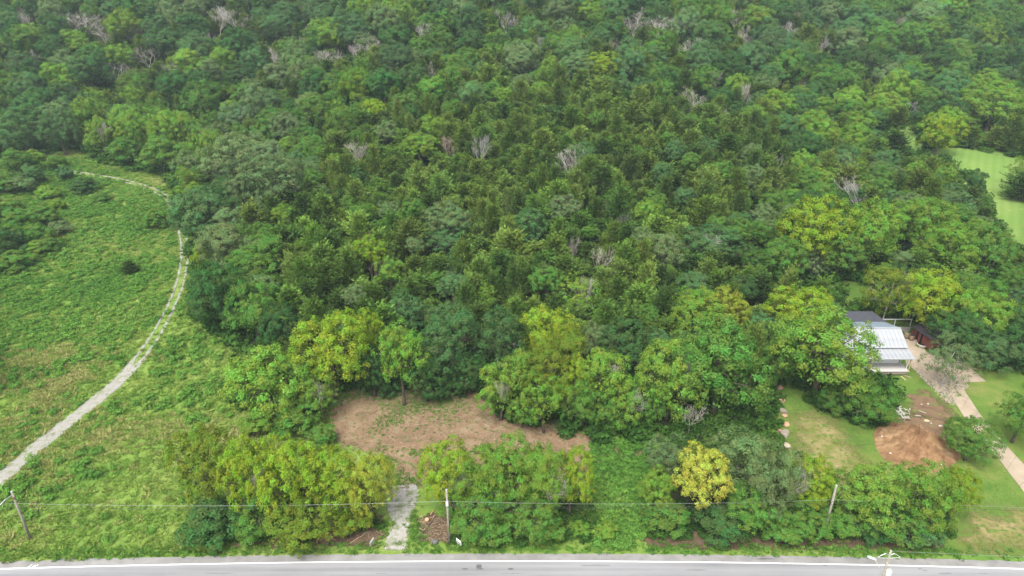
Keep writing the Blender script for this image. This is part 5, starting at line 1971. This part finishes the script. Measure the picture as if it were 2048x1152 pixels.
# transformer pole
tf = MB().lathe((.42, -.05, 6.6), [(.05, 0), (.28, .03), (.30, .1), (.30, .85), (.26, .95), (.05, 1.0)], 16).build('transformer', 'grey_paint', pf, smooth=True)
for dx in (.32, .52):
    MB().lathe((dx, -.05, 7.55), [(.05, 0), (.07, .06), (.04, .12), (.07, .18), (.03, .28)], 8).build('bushing', 'porcelain', tf)
MB().box((.2, 0, 7.2), (.3, .1, .5)).build('mounting_bracket', 'galvanised', pf)
for sgn in (-1, 1):
    MB().tube([(0, 0, 9.6), (sgn * .45, 0, 9.85), (sgn * .95, 0, 9.55), (sgn * 1.1, 0, 9.25)], .035, 6).build('curved_bracket', 'galvanised', pf)
    MB().tube([(sgn * 1.1, 0, 9.27), (sgn * .1, 0, 9.2)], .03, 6).build('brace', 'galvanised', pf)
    MB().lathe((sgn * 1.1, 0, 9.25), [(.05, 0), (.08, .05), (.08, .15), (.03, .2)], 8).build('insulator', 'porcelain', pf)
MB().lathe((0, 0, 10.05), [(.06, 0), (.10, .05), (.10, .2), (.04, .28)], 8).build('insulator', 'porcelain', pf)
hd = Vector(at(1750, 1119, 8.4)) - Vector((PF[0], PF[1], PF[2]))
MB().tube([(0, .1, 6.4), (hd.x * .55, hd.y * .5, 7.7), (hd.x, hd.y, hd.z)], .05, 7).build('lamp_arm', 'galvanised', pf)
lh = MB()
lh.tube([(hd.x + .12, hd.y - .08, hd.z - .02), (hd.x - .1, hd.y + .08, hd.z + .03), (hd.x - .45, hd.y + .3, hd.z + .03), (hd.x - .62, hd.y + .42, hd.z)], [.06, .13, .15, .07], 8)
lh.build('lamp_head', 'grey_paint', pf, smooth=True)


def wire(p0, p1, sag, rad, mat, label, n=28):
    p0, p1 = Vector(p0), Vector(p1)
    pts = []
    for i in range(n + 1):
        f = i / n
        q_ = p0.lerp(p1, f)
        q_.z -= 4 * sag * f * (1 - f)
        pts.append(q_ - p0)
    o = MB().tube(pts, rad, 5).build('power_line', mat, loc=p0)
    tag(o, label, 'cable', 'overhead cables along the road')
    return o


def wp(P_, z, dy=-.18, dx=0):
    return (P_[0] + dx, P_[1] + dy, P_[2] + z)


L0, R0 = (PL[0] - 60, PL[1] - 2, 0), (PR[0] + 62, PR[1] - 2.2, 0)
for (za, zb, zc), rad, mat, nm in (((6.0, 6.95, 6.35), .014, 'wire_bright', 'upper bright'), ((5.45, 6.45, 5.85), .016, 'wire_dark', 'lower dark')):
    wire(wp(L0, za), wp(PL, za), .5, rad, mat, f'{nm} cable running out of the picture from the field lamp pole')
    wire(wp(PL, za), wp(PM, zb), .55, rad, mat, f'{nm} cable between the field lamp pole and the gravel drive pole')
    wire(wp(PM, zb), wp(PR, zc), .55, rad, mat, f'{nm} cable between the gravel drive pole and the leaning pole')
    wire(wp(PR, zc), wp(R0, zc - .2), .5, rad, mat, f'{nm} cable from the leaning pole out over the mown lawn')
wire(wp(PM, 6.15), wp(PR, 5.55), .55, .013, 'wire_dark', 'thin lowest cable between the gravel drive pole and the leaning pole')
wire(wp(PR, 8.2), wp(PF, 9.3, 0, -1.1), .35, .013, 'wire_dark', 'thin cable from the leaning pole top to the transformer pole bracket')
wire(wp(PR, 7.5), wp(PF, 8.8), .4, .013, 'wire_dark', 'second thin cable from the leaning pole down to the transformer pole')
wire(wp(PF, 10.2, 0), (PF[0] + 70, PF[1] - 1, 9.8), .8, .013, 'wire_bright', 'thin cable from the transformer pole off past the lawn')
wire(wp(PF, 9.4, 0, -1.1), (PF[0] - 85, PF[1] - 3.5, 9.0), .9, .013, 'wire_bright', 'thin cable over the road from the transformer pole towards the field')

# ------------------------------------------------------------------ yard signs, cut brush by the gravel drive
for k, (u, v, rz, lb) in enumerate(((745, 1093, 1.25, 'small white yard sign on wire stakes left of nothing'), (918, 1093, -.75, ''))):
    x, y = gp(u, v)
    o = empty('yard_sign', (x, y, float(H(x, y))), rz)
    tag(o, ('small white yard sign on wire stakes at the field side of the gravel drive', 'small white and black yard sign on wire stakes by the middle utility pole')[k], 'sign', 'yard signs by the road')
    MB().box((0, 0, .82), (.92, .03, .66)).build('panel', 'white_plastic', o)
    for sy in (-1, 1):
        MB().box((0, sy * .0175, .66), (.86, .003, .14)).build('dark_stripe', 'sign_dark', o)
    for sx in (-.3, .3):
        MB().tube([(sx, 0, -.1), (sx, 0, .55)], .012, 5).build('stake', 'galvanised', o)
    MB().box((0, 0, .40), (.6, .014, .014)).build('stake_bar', 'galvanised', o)
x, y = gp(870, 1086)
o = rock_mesh(91, (1.2, .9, .8), 'valve_stone', 2, .1)
o = link(bpy.data.objects.new('stone', o))
o.location, o.color = (x, y, float(H(x, y)) + .2), (.13, .13, .13, 1)
o.scale = (.8, .8, .9)
tag(o, 'dark rounded stone in the verge between gravel drive and utility pole', 'stone')
BRUSH = [(728, 1062, 718, 1046, .05), (700, 1088, 727, 1072, .035), (733, 1050, 735, 1058, .05), (738, 1038, 748, 1037, .06), (721, 1075, 735, 1066, .03),
         (842, 1034, 846, 1040, .06), (861, 1030, 868, 1022, .07), (866, 1036, 872, 1030, .05), (838, 1076, 872, 1034, .05), (848, 1060, 856, 1058, .04)]
BL = ['pale cut branch pointing at the orange-tinged tree', 'longest curved pale stick on the bank field side of the drive', 'short upright stub on the brushy bank', 'short pale split log under the orange-tinged tree',
      'thin stick crossing the bank by the yard sign', 'thin stick on the drive\'s pole side', 'splintered pale log on the pole side of the drive', 'short splintered log beside another near the pole',
      'long dark pole lying slantwise beside the gravel drive', 'short pale stick by the long dark pole']
for k, (u0, v0, u1, v1, r0) in enumerate(BRUSH):
    a_, b_ = gp(u0, v0), gp(u1, v1)
    m_ = ((a_[0] + b_[0]) / 2 + .1, (a_[1] + b_[1]) / 2 + .12)
    stick('cut_branch', [(*a_, .05 + r0), (*m_, .16 + r0), (*b_, .12 + r0)], [r0 * 1.2, r0, r0 * .7], 'black_pipe' if k == 8 else ('splintered_wood' if k in (6, 7) else 'brushwood'), BL[k], 'branch', 'cut branches by the gravel drive')
lg = MB().lathe((0, 0, 0), [(.26, 0), (.30, .1), (.27, .5), (.25, .55)], 10).build('tree_stump', 'splintered_wood', loc=(*gp(853, 1041), float(H(*gp(853, 1041))) - .02))
lg.rotation_euler = (.5, .2, 0)
tag(lg, 'reddish freshly cut stump on the pole side of the gravel drive', 'stump')
# twigs and straw strewn over the dirt: uncountable
tw = [MB().tube([(-.5, 0, 0), (0, .05, .03), (.5, 0, .01)], [.026, .022, .014], 4).mesh('twig', 'brushwood') for _ in range(1)]
tp = []
for pl_ in (CLEAR, wpoly([(560, 1050), (765, 1035), (765, 1085), (560, 1092)]), wpoly([(836, 1035), (893, 1035), (900, 1082), (835, 1082)])):
    A_ = np.array(pl_)
    m = 7000 if pl_ is CLEAR else 260
    x, y = rp.uniform(A_[:, 0].min(), A_[:, 0].max(), m), rp.uniform(A_[:, 1].min(), A_[:, 1].max(), m)
    k = sdist(x, y, pl_) > 0
    tp.append(np.stack([x[k], y[k], H(x[k], y[k]) + .03], -1))
tp = np.concatenate(tp)
s = rp.uniform(.15, .8, len(tp)) * np.where(rp.random(len(tp)) < .06, 2.2, 1)
scatter('brush_litter', tp, np.stack([rp.normal(size=len(tp)) * .1, rp.normal(size=len(tp)) * .1, rp.random(len(tp)) * 6.28], -1), np.stack([s, s, s], -1), np.zeros(len(tp), int), tw, 'brushwood',
        'broken twigs and straw strewn over the cleared red dirt', 'litter')
# fallen trunk and red soil behind the house
a_, b_ = gp(1652, 578), gp(1676, 577)
stick('fallen_branch', [(*a_, .15), ((a_[0] + b_[0]) / 2, a_[1] + .4, .35), (*b_, .15)], [.1, .08, .03], 'pale_bark' if 'pale_bark' in MATS else 'brushwood', 'pale fallen branch on the back yard lawn', 'branch')
sheet('back_soil', wpoly([(1668, 606), (1696, 604), (1712, 622), (1680, 626)]), 'red_dirt', .014, .6, 1.2)

# ------------------------------------------------------------------ labels for the trees of the wood: count from the ones that stand out
LM = [r_ for r_ in TREES if r_['label']]
TONE = {}


def tone(c):
    best, bn = 9, ''
    for k_, nm in (('yg', 'yellow-green'), ('lg', 'light green'), ('mg', 'mid green'), ('dg', 'dark green'), ('bg', 'blue-green'), ('gg', 'grey-green'), ('ol', 'olive')):
        d_ = sum((math.log(a_ + .01) - math.log(b_ + .01)) ** 2 for a_, b_ in zip(c, C[k_]))
        if d_ < best:
            best, bn = d_, nm
    return bn


SHORT = [('whitest wide bare', 'the whitest bare tree mid slope'), ('fan-shaped grey bare tree in the middle', 'the fan-shaped bare tree mid slope'), ('grey bare tree on the field side of the bright', 'the bare tree beside the bright mid-slope tree'),
         ('lone yellow-green tree standing', 'the lone tree on the hill lawn'), ('broad pale green tree at the upper', 'the broad pale tree above the hill lawn'), ('yellow-topped tall', 'the yellow-topped tall tree'),
         ('pale grey-green rounded tree in the middle', 'the pale rounded tree among cedars'), ('bright blue-green upright', 'the blue-green upright tree among cedars'), ('bright yellow-green tree high', 'the bright tree high on the hill'),
         ('large grey-green tree at the upper', 'the large tree topping the grassy strip'), ('bright green rounded tree next', 'the bright green mid-slope tree'), ('light yellow-green rounded tree above', 'the light yellow-green upper tree'),
         ('blue-green flat-topped', 'the flat-topped tree with white limbs'), ('large grey-green tree on the wood edge', 'the grey-green tree at the track bend'), ('broad grey-green tree behind the wood', 'the broad grey-green tree near the track'),
         ('wide grey bare tree behind the bright', 'the wide bare tree behind the yard'), ('large bright yellow-green tree rising', 'the bright tree behind the back yard'), ('light green rounded tree halfway', 'the rounded tree between yard and lawn'),
         ('grey bare tree on the upper slope', 'the bare tree above the house slope'), ('fan-shaped grey bare tree on the hill', 'the fan-shaped bare tree above the field'), ('wide grey bare tree near the top', 'the wide bare tree near the top'),
         ('grey bare tree high on the hill above the middle', 'the high bare tree mid hill'), ('broad grey bare crown', 'the broad bare crown near the top'), ('tall light green tree at the back', 'the tall tree behind the field'),
         ('broad dark blue-green', 'the broad dark tree behind the field'), ('small grey bare tree at the cedar', 'the small bare tree by the cedar margin'), ('orange-tinged tree behind', 'the orange-tinged tree near the yard'),
         ('bright yellow-topped tree at the back', 'the yellow-topped tree by the clearing'), ('yellow-green tree behind the red shed', 'the yellow-green tree behind the shed'), ('grey twiggy bare tree low', 'the twiggy bare tree among cedars'),
         ('largest mid green', 'the largest tree by the stone row'), ('grey bare tree near the top edge on the hill above', 'the top bare tree above the lawn'), ('grey bare tree high on the hill above the grey', 'the bare tree above the grey-green wood'),
         ('hazy grey bare', 'the hazy bare tree in the corner'), ('large yellow-green tree at the back field', 'the yellow-green tree behind the clearing')]
MARK = []
for key, ph in SHORT:
    c_ = [r_ for r_ in LM if r_['label'].startswith(key)]
    if c_:
        MARK.append((c_[0], ph))
    else:
        print('NO LANDMARK', key)
KN = {'broadleaf_tree': 'broadleaf tree', 'cedar_tree': 'cedar', 'bare_tree': 'bare tree'}
ORD = ['first', 'second', 'third', 'fourth', 'fifth', 'sixth', 'seventh', 'eighth', 'ninth', 'tenth', 'eleventh', 'twelfth', 'thirteenth', 'fourteenth', 'fifteenth', 'sixteenth']
GRP = {'broadleaf_tree': 'broadleaf trees of the hillside wood', 'cedar_tree': 'cedars of the hillside wood', 'bare_tree': 'leafless trees of the hillside wood'}
best = {}
for kind in KN:
    ks = [r_ for r_ in TREES if r_['kind'] == kind]
    for mi, (m, ph) in enumerate(MARK):
        sect = {}
        for r_ in ks:
            if r_ is m:
                continue
            du, dv = r_['u'] - m['u'], (r_['v'] - m['v']) * 1.15
            s = ('house' if du > 0 else 'field') if abs(du) > abs(dv) else ('down' if dv > 0 else 'up')
            sect.setdefault(s, []).append((math.hypot(du, dv), id(r_), r_))
        for s, L in sect.items():
            L.sort(key=lambda q_: q_[0])
            for k, (dd, _, r_) in enumerate(L):
                if k < len(ORD):
                    sc = (k, dd)
                    if id(r_) not in best or sc < best[id(r_)][0]:
                        best[id(r_)] = (sc, mi, s, k)
for r_ in TREES:
    if not r_['label'] and id(r_) in best:
        (_, mi, s, k) = best[id(r_)]
        m, ph = MARK[mi]
        side = {'up': 'uphill from', 'down': 'downhill from', 'field': 'on the field side of', 'house': 'on the house side of' if m['u'] < 1600 else 'on the outer side of'}[s]
        lead = {'cedar_tree': 'olive cedar', 'bare_tree': 'grey bare tree'}.get(r_['kind']) or tone(r_['colour']) + ' broadleaf'
        r_['label'] = f'{lead}, {ORD[k]} {side} {ph}'
        if len(r_['label'].replace('-', ' ').split()) > 15:
            r_['label'] = r_['label'].replace('on the field side of', 'fieldward of').replace('on the house side of', 'houseward of').replace('on the outer side of', 'outward of')
    o = r_['o']
    tag(o, r_['label'] or ('tree of the dense hillside wood with no mark of its own'), r_['cat'], GRP.get(r_['kind'], 'bushes of the field and roadside') if r_['kind'] != 'shrub' else 'bushes of the field and roadside')
    if r_['label'] and len(r_['label'].split()) > 16:
        print('LONG', r_['label'])
    if not r_['label']:
        print('UNLABELLED', r_['kind'], r_['u'], r_['v'])

# ------------------------------------------------------------------ haze: one closed box of thin air
hb = MB().box((0, 650, 64), (3010, 1910, 132)).build('haze', 'stone')
hb.data.materials.clear()
hm = bpy.data.materials.new('haze_air')
hm.use_nodes = True
ht = hm.node_tree
for nd in list(ht.nodes):
    if nd.type != 'OUTPUT_MATERIAL':
        ht.nodes.remove(nd)
pv_ = ht.nodes.new('ShaderNodeVolumePrincipled')
pv_.inputs['Color'].default_value = (.74, .88, 1.0, 1)
pv_.inputs['Density'].default_value = .00015
ht.links.new(pv_.outputs[0], ht.nodes['Material Output'].inputs['Volume'])
hb.data.materials.append(hm)
hb['kind'] = 'stuff'
hb['label'] = 'thin pale haze over the wood'
hb['category'] = 'haze'
